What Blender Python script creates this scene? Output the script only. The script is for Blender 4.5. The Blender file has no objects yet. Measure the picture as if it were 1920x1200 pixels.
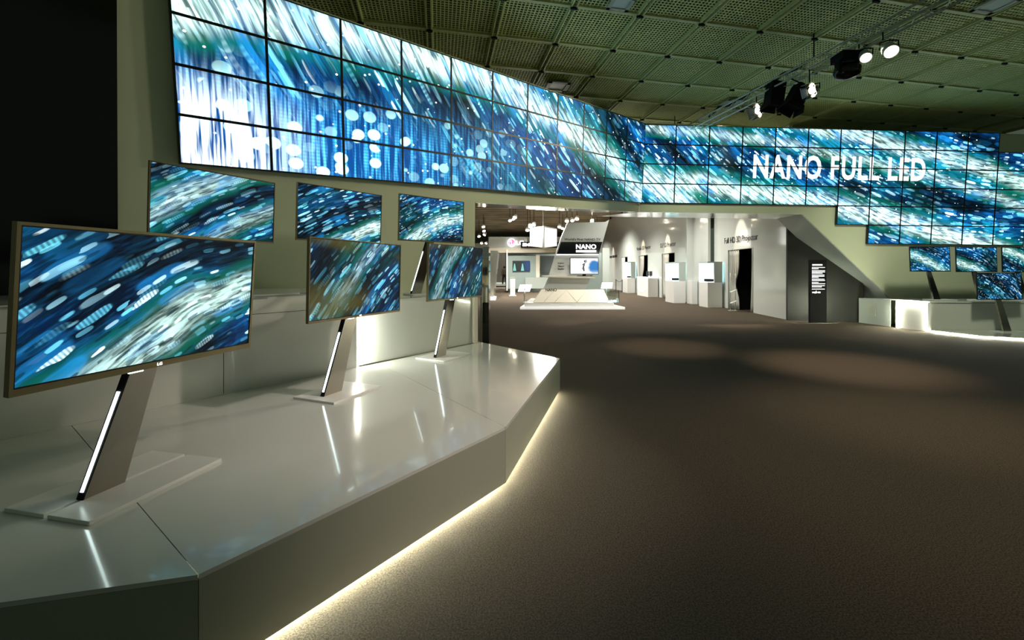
import bpy, math, random
from mathutils import Vector, Matrix
random.seed(7)
SC = bpy.context.scene
COL = SC.collection
V = Vector

# ------------------------------------------------------------------ camera, world, exposure
F, HY, H = 832.0, 508.0, 1.7
cd = bpy.data.cameras.new('camera'); cam = bpy.data.objects.new('camera', cd); COL.objects.link(cam)
cd.sensor_width = 36; cd.lens = F / 1920 * 36; cd.shift_y = -(600 - HY) / 1920
cd.clip_start = .05; cd.clip_end = 300
cam.location = (0, 0, H); cam.rotation_euler = (math.pi / 2, 0, 0)
SC.camera = cam
w = bpy.data.worlds.new('world'); SC.world = w; w.use_nodes = True
w.node_tree.nodes['Background'].inputs[0].default_value = (.74, .94, .70, 1)
w.node_tree.nodes['Background'].inputs[1].default_value = .08
SC.view_settings.view_transform = 'Standard'; SC.view_settings.look = 'None'
SC.view_settings.exposure = 0.0; SC.view_settings.gamma = 1; SC.view_settings.use_curve_mapping = False

def lamp(name, kind, loc, energy, color=(1, 1, 1), aim=None, parent=None, **kw):
    d = bpy.data.lights.new(name, kind); d.energy = energy; d.color = color
    for k, v in kw.items(): setattr(d, k, v)
    o = bpy.data.objects.new(name, d); COL.objects.link(o)
    loc = V(loc)
    if parent: o.parent = parent; o.location = loc - parent.location
    else: o.location = loc
    if aim is not None: o.rotation_euler = (V(aim) - loc).to_track_quat('-Z', 'Y').to_euler()
    return o

# pixel of the photograph (1920x1200) to a point at depth Y, or on the level z
def at(x, y, Y): return V(((x - 960) / F * Y, Y, H - (y - HY) / F * Y))
def gz(x, y, z=0.0): return at(x, y, (H - z) * F / (y - HY))

# ------------------------------------------------------------------ node helpers and materials
class NT:
    def __init__(s, name):
        s.m = bpy.data.materials.new(name); s.m.use_nodes = True; s.t = s.m.node_tree
        s.p = s.t.nodes['Principled BSDF']
    def n(s, typ, ins=(), **kw):
        nd = s.t.nodes.new(typ)
        for k, v in kw.items(): setattr(nd, k, v)
        for k, v in (ins.items() if isinstance(ins, dict) else enumerate(ins)):
            if v is None: continue
            if hasattr(v, 'is_output') or isinstance(v, bpy.types.NodeSocket): s.t.links.new(v, nd.inputs[k])
            else: nd.inputs[k].default_value = v
        return nd
    def math(s, op, *a, clamp=False): return s.n('ShaderNodeMath', a, operation=op, use_clamp=clamp).outputs[0]
    def mix(s, f, a, b, blend='MIX'):
        nd = s.t.nodes.new('ShaderNodeMix'); nd.data_type = 'RGBA'; nd.blend_type = blend
        for k, v in ((0, f), (6, a), (7, b)):
            if isinstance(v, bpy.types.NodeSocket): s.t.links.new(v, nd.inputs[k])
            else: nd.inputs[k].default_value = v if k == 0 else (tuple(v) + (1,))[:4]
        return nd.outputs[2]
    def step(s, x, lo, hi, a=0.0, b=1.0):
        nd = s.t.nodes.new('ShaderNodeMapRange'); nd.interpolation_type = 'SMOOTHSTEP'
        s.t.links.new(x, nd.inputs[0])
        for i, v in zip((1, 2, 3, 4), (lo, hi, a, b)): nd.inputs[i].default_value = v
        return nd.outputs[0]
    def vec(s, x, y, z=0.0): return s.n('ShaderNodeCombineXYZ', (x, y, z)).outputs[0]

def mat(name, col, rough=.5, metal=0, spec=.5, coat=0, noise=0, nscale=6, bump=0, emis=None, estr=0, alpha=1, trans=0):
    t = NT(name); p = t.p
    p.inputs['Base Color'].default_value = (*col, 1); p.inputs['Roughness'].default_value = rough
    p.inputs['Metallic'].default_value = metal; p.inputs['Specular IOR Level'].default_value = spec
    p.inputs['Coat Weight'].default_value = coat; p.inputs['Coat Roughness'].default_value = .04
    p.inputs['Transmission Weight'].default_value = trans
    if noise or bump:
        geo = t.n('ShaderNodeTexCoord'); nz = t.n('ShaderNodeTexNoise', {'Vector': geo.outputs['Object'], 'Scale': nscale, 'Detail': 4.0})
        if noise:
            c = t.mix(nz.outputs[0], tuple(max(0, x * (1 - noise)) for x in col), tuple(x * (1 + noise) for x in col))
            t.t.links.new(c, p.inputs['Base Color'])
        if bump:
            b = t.n('ShaderNodeBump', {'Strength': bump, 'Distance': .01, 'Height': nz.outputs[0]})
            t.t.links.new(b.outputs[0], p.inputs['Normal'])
    if emis:
        p.inputs['Emission Color'].default_value = (*emis, 1); p.inputs['Emission Strength'].default_value = estr
    return t.m

M = dict(
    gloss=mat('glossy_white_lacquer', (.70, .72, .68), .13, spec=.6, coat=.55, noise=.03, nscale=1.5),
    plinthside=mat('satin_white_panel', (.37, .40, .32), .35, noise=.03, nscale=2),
    wall=mat('beige_satin_wall', (.66, .70, .52), .26, spec=.5, noise=.03, nscale=1.2),
    wallg=mat('glossy_white_booth_wall', (.60, .63, .60), .10, spec=.6, coat=.5, noise=.02, nscale=1),
    greyp=mat('grey_panel', (.42, .47, .44), .22, noise=.03),
    white=mat('white_lacquer', (.8, .8, .78), .25, noise=.02),
    cream=mat('cream_panel', (.75, .70, .58), .4, noise=.02),
    black=mat('black_matt', (.006, .006, .007), .7, spec=.15, noise=.1),
    blackg=mat('black_gloss', (.004, .005, .006), .12, spec=.5, noise=.1),
    velvet=mat('black_drape', (.004, .004, .004), .9, noise=.1),
    bezel=mat('black_bezel', (.003, .004, .004), .45, noise=.05),
    gold=mat('champagne_metal_frame', (.27, .22, .12), .4, metal=.55, noise=.05, nscale=20),
    steel=mat('brushed_steel', (.42, .39, .34), .18, metal=1, noise=.04, nscale=30),
    chrome=mat('chrome', (.8, .8, .8), .06, metal=1, noise=.02),
    alu=mat('aluminium_tube', (.50, .57, .50), .35, metal=.35, noise=.05),
    lens=mat('lit_lamp_lens', (1, .9, .7), .3, emis=(1, .86, .62), estr=9, noise=.02),
    led=mat('cool_led_strip', (1, 1, 1), .3, emis=(.80, 1, .97), estr=5.0, noise=.02),
    ledw=mat('warm_led_strip', (1, 1, .9), .3, emis=(.98, 1, .78), estr=150, noise=.02),
    ledw2=mat('warm_led_strip_dim', (1, 1, .9), .3, emis=(1, .96, .76), estr=5, noise=.02),
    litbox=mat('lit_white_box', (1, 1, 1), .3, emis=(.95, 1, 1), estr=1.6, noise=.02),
    cyan=mat('cyan_lit_niche', (.8, 1, 1), .3, emis=(.55, .9, .95), estr=1.3, noise=.02),
    text=mat('dark_lettering', (.02, .02, .02), .5, noise=.1),
    wtext=mat('white_lit_lettering', (1, 1, 1), .4, emis=(1, 1, 1), estr=1.6, noise=.02),
    stext=mat('screen_white_lettering', (1, 1, 1), .4, emis=(1, 1, 1), estr=1.35, noise=.02),
    logo=mat('lit_pink_logo', (.5, .12, .3), .4, emis=(.95, .35, .6), estr=.8, noise=.02),
    curtain=mat('grey_curtain', (.50, .50, .46), .8, noise=.08, nscale=10),
    skin=mat('skin', (.5, .33, .24), .6, noise=.05), cloth=mat('dark_clothes', (.05, .055, .06), .8, noise=.1),
    shirt=mat('pale_shirt', (.55, .55, .52), .8, noise=.05),
    rib=mat('ceiling_rib_olive', (.50, .56, .25), .5, noise=.06),
    mesh=mat('ceiling_louvre_olive', (.60, .68, .27), .55, noise=.08, nscale=2),
    farceil=None,
    void=mat('ceiling_void', (.004, .005, .002), .9, noise=.2),
    vent=mat('vent_white', (.40, .44, .36), .5, noise=.03),
    glass=mat('clear_glass', (.85, .95, .93), .03, trans=1, noise=.01),
)
def carpet():
    t = NT('brown_speckled_carpet'); p = t.p
    g = t.n('ShaderNodeTexCoord').outputs['Object']
    a = t.n('ShaderNodeTexNoise', {'Vector': g, 'Scale': 110.0, 'Detail': 4.0, 'Roughness': .75}).outputs[0]
    b = t.n('ShaderNodeTexNoise', {'Vector': g, 'Scale': 38.0, 'Detail': 3.0}).outputs[0]
    f = t.math('ADD', t.step(a, .36, .66), t.math('MULTIPLY', b, .35)); f = t.math('MULTIPLY', f, .75)
    c = t.mix(f, (.012, .009, .006), (.150, .116, .082))
    t.t.links.new(c, p.inputs['Base Color']); p.inputs['Roughness'].default_value = .95; p.inputs['Specular IOR Level'].default_value = .15
    bp = t.n('ShaderNodeBump', {'Strength': .7, 'Distance': .01, 'Height': a}); t.t.links.new(bp.outputs[0], p.inputs['Normal'])
    return t.m
M['carpet'] = carpet()
def farceil():
    t = NT('far_ceiling_slats'); p = t.p
    g = t.n('ShaderNodeTexCoord').outputs['Object']
    sp = t.n('ShaderNodeSeparateXYZ', (g,))
    wv = t.math('FRACT', t.math('MULTIPLY', sp.outputs[1], .72))
    nz = t.n('ShaderNodeTexNoise', {'Vector': g, 'Scale': .5, 'Detail': 4.0}).outputs[0]
    f = t.math('MULTIPLY', t.step(wv, .1, .5), t.step(nz, .3, .7, .4, 1.0))
    c = t.mix(f, (.10, .08, .05), (.62, .50, .32))
    t.t.links.new(c, p.inputs['Base Color']); p.inputs['Roughness'].default_value = .7
    return t.m
M['farceil'] = farceil()

def screen(name, cx, cy, sx=1.0, seed=0.0, stren=1.0, band=None, bokeh=None, green=.5, dark=.5, dots=.5, gam=1.22, olive=0.0):
    """animated-looking light streaks running round a far centre; UVs are metres on the wall"""
    t = NT(name); p = t.p
    uv = t.n('ShaderNodeTexCoord').outputs['UV']
    sp = t.n('ShaderNodeSeparateXYZ', (uv,)); U, W = sp.outputs[0], sp.outputs[1]
    x = t.math('SUBTRACT', U, cx); y = t.math('SUBTRACT', W, cy)
    wob = t.n('ShaderNodeTexNoise', {'Vector': t.vec(U, W, seed), 'Scale': .8 / sx, 'Detail': 2.0}).outputs[0]
    r = t.math('SQRT', t.math('ADD', t.math('MULTIPLY', x, x), t.math('MULTIPLY', y, y)))
    r = t.math('ADD', r, t.math('MULTIPLY', wob, .16 * sx))
    R0 = math.hypot(cx, cy) if band is None else math.hypot(cx, cy)
    a = t.math('MULTIPLY', t.math('ARCTAN2', x, t.math('MULTIPLY', y, -1.0)), max(R0, 3))
    k = 1 / sx
    def co(fs, ft, z): return t.vec(t.math('MULTIPLY', a, fs * k), t.math('MULTIPLY', r, ft * k), seed + z)
    A = t.n('ShaderNodeTexNoise', {'Vector': co(.28, 1.5, 1), 'Scale': 1.0, 'Detail': 3.0}).outputs[0]
    G = t.n('ShaderNodeTexNoise', {'Vector': co(.22, .9, 5), 'Scale': 1.0, 'Detail': 2.0}).outputs[0]
    B = t.n('ShaderNodeTexNoise', {'Vector': co(1.5, 15, 2), 'Scale': 1.0, 'Detail': 3.0, 'Roughness': .6}).outputs[0]
    def caps(fs, ft, z, d0, d1, r0, r1):   # rounded dashes lying along the flow
        vn = t.n('ShaderNodeTexVoronoi', {'Vector': co(fs, ft, z), 'Scale': 1.0, 'Randomness': .95}, distance='MINKOWSKI')
        vn.inputs['Exponent'].default_value = 3.0
        sc = t.n('ShaderNodeSeparateColor', (vn.outputs['Color'],))
        return t.math('MULTIPLY', t.step(vn.outputs['Distance'], d0, d1, 1, 0), t.step(sc.outputs[0], r0, r1)), sc.outputs[1], sc.outputs[2]
    vd = t.n('ShaderNodeTexVoronoi', {'Vector': t.vec(U, t.math('MULTIPLY', W, 1.3), seed + 9), 'Scale': 6.5 * k})
    vds = t.n('ShaderNodeSeparateColor', (vd.outputs['Color'],))
    D = t.math('MULTIPLY', t.step(vd.outputs['Distance'], .10, .15, 1, 0), t.step(vds.outputs[2], 1 - .35 * dots, 1 - .3 * dots))
    base = t.mix(t.step(A, .5 - .2 * (1 - dark), .75 - .2 * (1 - dark)), (.0006, .004, .009), (.002, .055, .19))
    gm = t.math('MULTIPLY', t.step(G, .47, .64), green)
    base = t.mix(gm, base, (.001, .065, .045))
    lum = t.math('ADD', t.math('MULTIPLY', t.step(A, .36, .62), .85), .15)
    bm = None
    for bd in (band or []):
        bt, bw, bs = bd[-3:]; rb_ = r
        if len(bd) == 5:      # a band with a centre of its own
            xx_ = t.math('SUBTRACT', U, bd[0]); yy_ = t.math('SUBTRACT', W, bd[1])
            rb_ = t.math('SQRT', t.math('ADD', t.math('MULTIPLY', xx_, xx_), t.math('MULTIPLY', yy_, yy_)))
        q = t.math('ABSOLUTE', t.math('SUBTRACT', t.math('ADD', rb_, t.math('MULTIPLY', wob, bw)), bt + (bw * .5 if len(bd) == 5 else 0)))
        m_ = t.math('MULTIPLY', t.step(q, bw * .1, bw, 1, 0), bs)
        bm = m_ if bm is None else t.math('MAXIMUM', bm, m_)
        e = t.math('MULTIPLY', t.step(t.math('ABSOLUTE', t.math('SUBTRACT', q, bw * .95)), 0, bw * .5, 1, 0), .45)
        base = t.mix(e, base, (.005, .22, .15))
    if bm is None: bm = t.math('MULTIPLY', A, 0.0)
    lum = t.math('MAXIMUM', lum, bm)
    c = t.mix(t.math('MULTIPLY', t.math('MULTIPLY', t.step(B, .42, .72), lum), .55), base, (.02, .20, .42))
    c = t.mix(t.math('MULTIPLY', bm, t.math('ADD', t.math('MULTIPLY', t.step(B, .35, .62), .75), .15)), c, (.70, .98, .88))
    blue = t.mix(gm, (.02, .27, .60), (.01, .34, .25))
    cyan = t.mix(gm, (.20, .66, .86), (.20, .74, .56))
    rip = t.math('ADD', t.math('MULTIPLY', t.math('SINE', t.math('MULTIPLY', a, 110.0 * k)), .30), .70)
    m1, g1, h1 = caps(1.0, 5.0, 3, .36, .46, .35, .8)
    c = t.mix(t.math('MULTIPLY', t.math('MULTIPLY', m1, lum), .65), c, blue)
    m2, g2, h2 = caps(1.5, 9.0, 7, .34, .42, .40, .9)
    m2 = t.math('MULTIPLY', m2, t.math('ADD', t.math('MULTIPLY', t.math('GREATER_THAN', h2, .5), t.math('SUBTRACT', rip, 1.0)), 1.0))
    c = t.mix(t.math('MULTIPLY', m2, lum), c, t.mix(t.math('MAXIMUM', t.step(g2, .5, 1.0), bm), cyan, (.75, .97, 1.0)))
    m3, g3, h3 = caps(3.2, 15.0, 12, .33, .42, .55, 1.0)
    c = t.mix(t.math('MULTIPLY', m3, lum), c, t.mix(t.math('MAXIMUM', t.step(g3, .3, 1.0), bm), cyan, (.85, 1.0, 1.0)))
    m4, g4, h4 = caps(3.0, 22.0, 17, .33, .45, .45, .8)   # dark gaps keep the streaks apart
    c = t.mix(t.math('MULTIPLY', m4, .62), c, (.002, .025, .04))
    if bokeh:  # big soft discs in a corner of the wall (u0,u1 range, v range)
        u0, u1, v0, v1 = bokeh
        msk = t.math('MULTIPLY', t.step(t.math('ADD', U, wob), u0, u1, 1, 0), t.step(t.math('ADD', W, t.math('MULTIPLY', wob, .6)), v0, v1, 1, 0))
        vb = t.n('ShaderNodeTexVoronoi', {'Vector': t.vec(t.math('MULTIPLY', U, 3.4), t.math('MULTIPLY', W, 4.4), seed + 4), 'Scale': 1.0, 'Randomness': 1.0})
        vbs = t.n('ShaderNodeSeparateColor', (vb.outputs['Color'],))
        bk = t.math('MULTIPLY', t.step(vb.outputs['Distance'], .34, .42, 1, 0), t.step(vbs.outputs[0], .15, .8))
        vert = t.n('ShaderNodeTexNoise', {'Vector': t.vec(t.math('MULTIPLY', U, 21.0), t.math('MULTIPLY', W, 1.0), seed + 6), 'Scale': 1.0, 'Detail': 3.0}).outputs[0]
        hz = t.math('ADD', t.math('MULTIPLY', t.math('SINE', t.math('MULTIPLY', W, 130.0)), .2), .8)
        c2 = t.mix(t.math('MULTIPLY', t.step(vert, .42, .72), hz), (.004, .07, .22), (.12, .60, 1.0))
        c2 = t.mix(bk, c2, (.55, .95, 1.0))
        glow = t.math('MULTIPLY', t.step(U, -11.5, -9.5, 1, 0), t.step(W, .2, 1.7, 1, 0))
        c2 = t.mix(t.math('MULTIPLY', glow, t.step(vert, .35, .55)), c2, (.93, 1.0, 1.0))
        c = t.mix(msk, c, c2)
    if olive:
        ol = t.n('ShaderNodeTexNoise', {'Vector': t.vec(t.math('MULTIPLY', U, 1.1), t.math('MULTIPLY', W, 3.2), seed + 30), 'Scale': 1.0, 'Detail': 1.0}).outputs[0]
        c = t.mix(t.math('MULTIPLY', t.step(ol, .46, .66), olive), c, (.15, .125, .025))
    c = t.mix(D, c, (.95, 1.0, 1.0))
    p.inputs['Base Color'].default_value = (.003, .004, .005, 1); p.inputs['Roughness'].default_value = .55; p.inputs['Specular IOR Level'].default_value = .15
    c = t.n('ShaderNodeGamma', (c, gam)).outputs[0]
    t.t.links.new(c, p.inputs['Emission Color']); p.inputs['Emission Strength'].default_value = stren * (1 if stren > 2 else 1.6)
    return t.m

# ------------------------------------------------------------------ object helpers
def tag(o, label=None, cat=None, group=None, kind=None):
    if label: o['label'] = label
    if cat: o['category'] = cat
    if group: o['group'] = group
    if kind: o['kind'] = kind
    return o
def thing(name, label, cat, loc, group=None):
    o = bpy.data.objects.new(name, None); COL.objects.link(o); o.location = V(loc); o.empty_display_size = .1
    return tag(o, label, cat, group)
class MB:
    def __init__(s): s.v = []; s.f = []; s.uv = []; s.sm = []
    def add(s, vs, fs, uvs=None, smooth=False):
        n = len(s.v); s.v += [V(v) for v in vs]; s.f += [tuple(i + n for i in f) for f in fs]
        s.uv += (uvs or [None] * len(fs)); s.sm += [smooth] * len(fs); return s
    def box(s, c, size, ax=None):
        c = V(c); X, Y, Z = ax or (V((1, 0, 0)), V((0, 1, 0)), V((0, 0, 1)))
        a, b, d = size[0] / 2, size[1] / 2, size[2] / 2
        vs = [c + X * (a * i) + Y * (b * j) + Z * (d * k) for i in (-1, 1) for j in (-1, 1) for k in (-1, 1)]
        return s.add(vs, [(0, 1, 3, 2), (4, 6, 7, 5), (0, 4, 5, 1), (2, 3, 7, 6), (0, 2, 6, 4), (1, 5, 7, 3)])
    def lohi(s, lo, hi):
        lo, hi = V(lo), V(hi); return s.box((lo + hi) / 2, hi - lo)
    def prism(s, poly, ext, ext0=None):
        e0 = V(ext0 or (0, 0, 0)); poly = [V(p) + e0 for p in poly]; n = len(poly); e = V(ext)
        return s.add(poly + [p + e for p in poly], [tuple(range(n))[::-1], tuple(range(n, 2 * n))] + [(i, (i + 1) % n, n + (i + 1) % n, n + i) for i in range(n)])
    def tube(s, pts, r, seg=8, r2=None):
        pts = [V(p) for p in pts]; n0 = len(s.v); N = len(pts)
        for i, p in enumerate(pts):
            d = (pts[min(i + 1, N - 1)] - pts[max(i - 1, 0)]).normalized()
            u = d.orthogonal().normalized() if abs(d.z) > .9 else d.cross(V((0, 0, 1))).normalized()
            v = d.cross(u); rr = r if r2 is None else r + (r2 - r) * i / (N - 1)
            for k in range(seg):
                t = 2 * math.pi * k / seg; s.v.append(p + (u * math.cos(t) + v * math.sin(t)) * rr)
        fs = [(n0 + i * seg + k, n0 + i * seg + (k + 1) % seg, n0 + (i + 1) * seg + (k + 1) % seg, n0 + (i + 1) * seg + k) for i in range(N - 1) for k in range(seg)]
        fs += [tuple(n0 + k for k in range(seg))[::-1], tuple(n0 + (N - 1) * seg + k for k in range(seg))]
        s.f += fs; s.uv += [None] * len(fs); s.sm += [True] * (len(fs) - 2) + [False] * 2; return s
    def lathe(s, c, axis, prof, seg=20):   # prof: (distance along axis, radius)
        c = V(c); d = V(axis).normalized(); u = d.orthogonal().normalized(); v = d.cross(u); n0 = len(s.v)
        for (h, r) in prof:
            for k in range(seg):
                t = 2 * math.pi * k / seg; s.v.append(c + d * h + (u * math.cos(t) + v * math.sin(t)) * max(r, 1e-4))
        N = len(prof)
        fs = [(n0 + i * seg + k, n0 + i * seg + (k + 1) % seg, n0 + (i + 1) * seg + (k + 1) % seg, n0 + (i + 1) * seg + k) for i in range(N - 1) for k in range(seg)]
        fs += [tuple(n0 + k for k in range(seg))[::-1], tuple(n0 + (N - 1) * seg + k for k in range(seg))]
        s.f += fs; s.uv += [None] * len(fs); s.sm += [True] * (len(fs) - 2) + [False] * 2; return s
    def quad(s, a, b, c, d, uvs=None): return s.add([a, b, c, d], [(0, 1, 2, 3)], [uvs])
    def build(s, name, m, parent=None, bevel=0, fix=True):
        off = V((0, 0, 0)); q = parent
        while q is not None: off += q.location; q = q.parent
        # top-level single meshes get their origin at their base
        if parent is None:
            lo = [min(v[i] for v in s.v) for i in range(3)]; hi = [max(v[i] for v in s.v) for i in range(3)]
            off = V(((lo[0] + hi[0]) / 2, (lo[1] + hi[1]) / 2, lo[2]))
        me = bpy.data.meshes.new(name); me.from_pydata([v - off for v in s.v], [], s.f)
        if any(u for u in s.uv):
            L = me.uv_layers.new(name='UVMap')
            for p_, u in zip(me.polygons, s.uv):
                if u:
                    for li, c in zip(p_.loop_indices, u): L.data[li].uv = c
        for p_, sm in zip(me.polygons, s.sm): p_.use_smooth = sm
        me.materials.append(m)
        if fix:
            import bmesh
            bm = bmesh.new(); bm.from_mesh(me); bmesh.ops.recalc_face_normals(bm, faces=bm.faces); bm.to_mesh(me); bm.free()
        o = bpy.data.objects.new(name, me); COL.objects.link(o)
        if parent is not None: o.parent = parent
        else: o.location = off
        if bevel:
            b = o.modifiers.new('bevel', 'BEVEL'); b.width = bevel; b.segments = 2; b.limit_method = 'ANGLE'
        return o
def struct(name, mb, m, **k):
    o = mb.build(name, m, **k); o['kind'] = 'structure'; return o
def text(name, body, origin, d, up, size, m, parent=None, xs=1.0, bold=0.0, ext=.004, align='LEFT', sp=1.0):
    cu = bpy.data.curves.new(name, 'FONT'); cu.body = body; cu.size = size; cu.extrude = ext; cu.offset = bold; cu.align_x = align; cu.space_character = sp
    cu.resolution_u = 3
    to = bpy.data.objects.new('tmp', cu); COL.objects.link(to); bpy.context.view_layer.update()
    me = bpy.data.meshes.new_from_object(to.evaluated_get(bpy.context.evaluated_depsgraph_get()))
    bpy.data.objects.remove(to)
    d, up = V(d).normalized(), V(up).normalized(); n = d.cross(up)
    off = V((0, 0, 0)); q = parent
    while q is not None: off += q.location; q = q.parent
    for v in me.vertices:
        c = v.co; v.co = V(origin) + d * (c.x * xs) + up * c.y + n * c.z - off
    me.materials.clear(); me.materials.append(m)
    me.name = name
    o = bpy.data.objects.new(name, me); COL.objects.link(o)
    if parent is not None: o.parent = parent
    return o

def frame(a, t, r, sx):
    d = V((math.cos(a) * sx, math.sin(a) * sx, 0)); n = V((math.sin(a), -math.cos(a), 0))
    up = V((0, 0, math.cos(t))) + n * math.sin(t)
    D, Uu = d * math.cos(r) + up * math.sin(r), up * math.cos(r) - d * math.sin(r)
    N = D.cross(Uu) * (1 if sx > 0 else -1)
    return D, Uu, N
CORNER = V((3.927, 13.647, 2.088 + H))
LD, LU, LN = frame(.795, .0852, -.0665, -1)
RD, RU, RN = frame(.050, .0556, -.007, 1)
PW, PH = 1.044, .590
def LP(a, b, o=0): return CORNER + LD * a + LU * b + LN * o
def RP(a, b, o=0): return CORNER + RD * a + RU * b + RN * o
def hit(px, py, c, n):   # the photo's point on a plane
    dr = V(((px - 960) / F, 1, -(py - HY) / F)); o = V((0, 0, H)); return o + dr * ((V(c) - o).dot(n) / dr.dot(n))
def ab(px, py, side):
    D, Uu, N = (LD, LU, LN) if side == 'L' else (RD, RU, RN)
    p = hit(px, py, CORNER, N) - CORNER; return p.dot(D), p.dot(Uu)

# ------------------------------------------------------------------ floor and ceiling
struct('floor', MB().lohi((-14, -6, -.1), (24, 96, 0)), M['carpet'])
CZ = 6.8
e1 = V((-.1625, .9867, 0)).normalized(); e2 = V((.9785, .2062, 0)).normalized(); T = 1.38
A0 = V((2.54, 8.81, CZ))
def cp(i, j, z=0): return A0 + e2 * (i * T) + e1 * (j * T) + V((0, 0, z))
i0, i1, j0, j1 = -8, 12, -8, 7
lv = MB(); NB = 18
for q in range(i0 * NB, i1 * NB):          # crossed louvre blades of the ceiling tiles
    if q % NB: lv.box((cp(q / NB, j0) + cp(q / NB, j1)) / 2 + V((0, 0, .008)), (.022, (j1 - j0) * T, .012), (e1.cross(V((0, 0, 1))), e1, V((0, 0, 1))))
for q in range(j0 * NB, j1 * NB):
    if q % NB: lv.box((cp(i0, q / NB) + cp(i1, q / NB)) / 2 + V((0, 0, .010)), ((i1 - i0) * T, .026, .012), (e2, V((0, 0, 1)).cross(e2), V((0, 0, 1))))
ceil = struct('ceiling', MB().prism([cp(i0, j0, .16), cp(i1, j0, .16), cp(i1, j1, .16), cp(i0, j1, .16)], (0, 0, .1)), M['void'])
lo = lv.build('louvre', M['mesh'], ceil)
rb = MB()
for i in range(i0, i1 + 1):
    for s in (-.05, .05):
        rb.box((cp(i, j0) + cp(i, j1)) / 2 + e2 * s + V((0, 0, -.002)), (.028, (j1 - j0) * T, .09), (e1.cross(V((0, 0, 1))), e1, V((0, 0, 1))))
for j in range(j0, j1 + 1):
    rb.box((cp(i0, j) + cp(i1, j)) / 2 + V((0, 0, .0)), ((i1 - i0) * T, .085, .07), (e2, V((0, 0, 1)).cross(e2), V((0, 0, 1))))
rb.build('grid_rib', M['rib'], ceil)
kn = MB()
for i in range(i0, i1 + 1):
    for j in range(j0, j1 + 1): kn.box(cp(i, j, -.05), (.13, .05, .05), (e2, e1, V((0, 0, 1))))
kn.build('grid_node', M['black'], ceil)
struct('ceiling_hall', MB().lohi((-14, 19.2, CZ), (24, 96, CZ + .1)), M['farceil'])

# ------------------------------------------------------------------ left wall with its opening header
sE = ab(892, 380, 'L')[0]
HB = ab(1200, 397, 'L')[1]
lw = MB()
lw.prism([LP(0, HB), LP(sE, HB), LP(sE, -3.6), LP(15, -3.6), LP(15, 3.6), LP(11.6, 3.6), LP(11.6, 2.42), LP(0, 2.42)][::-1], -LN * 1.55, -LN * .02)
struct('wall_left', lw, M['wall'])
# ------------------------------------------------------------------ right wall, leaning, with a sloped cut towards the floor
rpix = [(1447.5, 401), (1505, 402), (1672, 561), (1671, 614)]
rr = [ab(x, y, 'R') for x, y in rpix]
poly = [RP(0, HB), RP(rr[1][0], HB)] + [RP(*q) for q in rr[2:]] + [RP(13.5, -4.3), RP(13.5, 2.36), RP(0, 2.42)]
struct('wall_right', MB().prism(poly, (-.03, 1.25, 0), -RN * .02), M['wall'])
# grey lining under the sloped cut and the low box below it
mbx = MB(); a, b = RP(rr[1][0], HB, -.03), RP(*rr[2], -.03)
mbx.add([a, b, b + V((-.04, 1.2, 0)), a + V((-.04, 1.2, 0))] + [p + V((-.02, 0, -.02)) for p in (a, b, b + V((-.04, 1.2, 0)), a + V((-.04, 1.2, 0)))],
        [(0, 1, 2, 3), (4, 5, 6, 7), (0, 1, 5, 4), (1, 2, 6, 5), (2, 3, 7, 6), (3, 0, 4, 7)])
struct('trim_1', mbx, M['greyp'])
c0 = gz(1671, 613); c1 = gz(1612, 605)
jb = MB().prism([c0 + V((-.03, 0, .005)), c1 + V((-.03, 0, .005)), c1 + V((-.03, 0, .81)), c0 + V((-.03, 0, .86))], (.02, 0, 0))
jo = struct('trim_2', jb, M['greyp'])
def lerp(a, b, t): return a + (b - a) * t
vq = [lerp(c1, c0, u) + V((-.036, 0, z)) for u, z in ((.26, .30), (.56, .27), (.56, .66), (.26, .64))]
vo = tag(MB().prism(vq, (-.008, 0, 0)).build('floor_vent', M['vent']), 'small square grille plate in the low grey box below the sloped wall', 'vent')
for k in range(6):
    t0 = .1 + .8 * k / 5.
    MB().box(lerp(lerp(vq[0], vq[3], t0), lerp(vq[1], vq[2], t0), .5) + V((-.011, 0, 0)), (.004, .27, .012)).build('slat', M['greyp'], vo)

sof = mat('mirror_white_soffit', (.85, .87, .84), .12, spec=.5, coat=.3, noise=.02)
struct('trim_3', MB().prism([LP(0, HB, -.02), LP(sE - .02, HB, -.02), LP(sE - .02, HB, -1.55), LP(0, HB, -1.55)], LU * -.012), sof)
struct('trim_4', MB().prism([RP(0, HB, -.02), RP(rr[1][0], HB, -.02), RP(rr[1][0], HB, -.02) + V((-.03, 1.24, 0)), RP(0, HB, -.02) + V((-1.1, 1.1, 0))], RU * -.012), sof)
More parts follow.
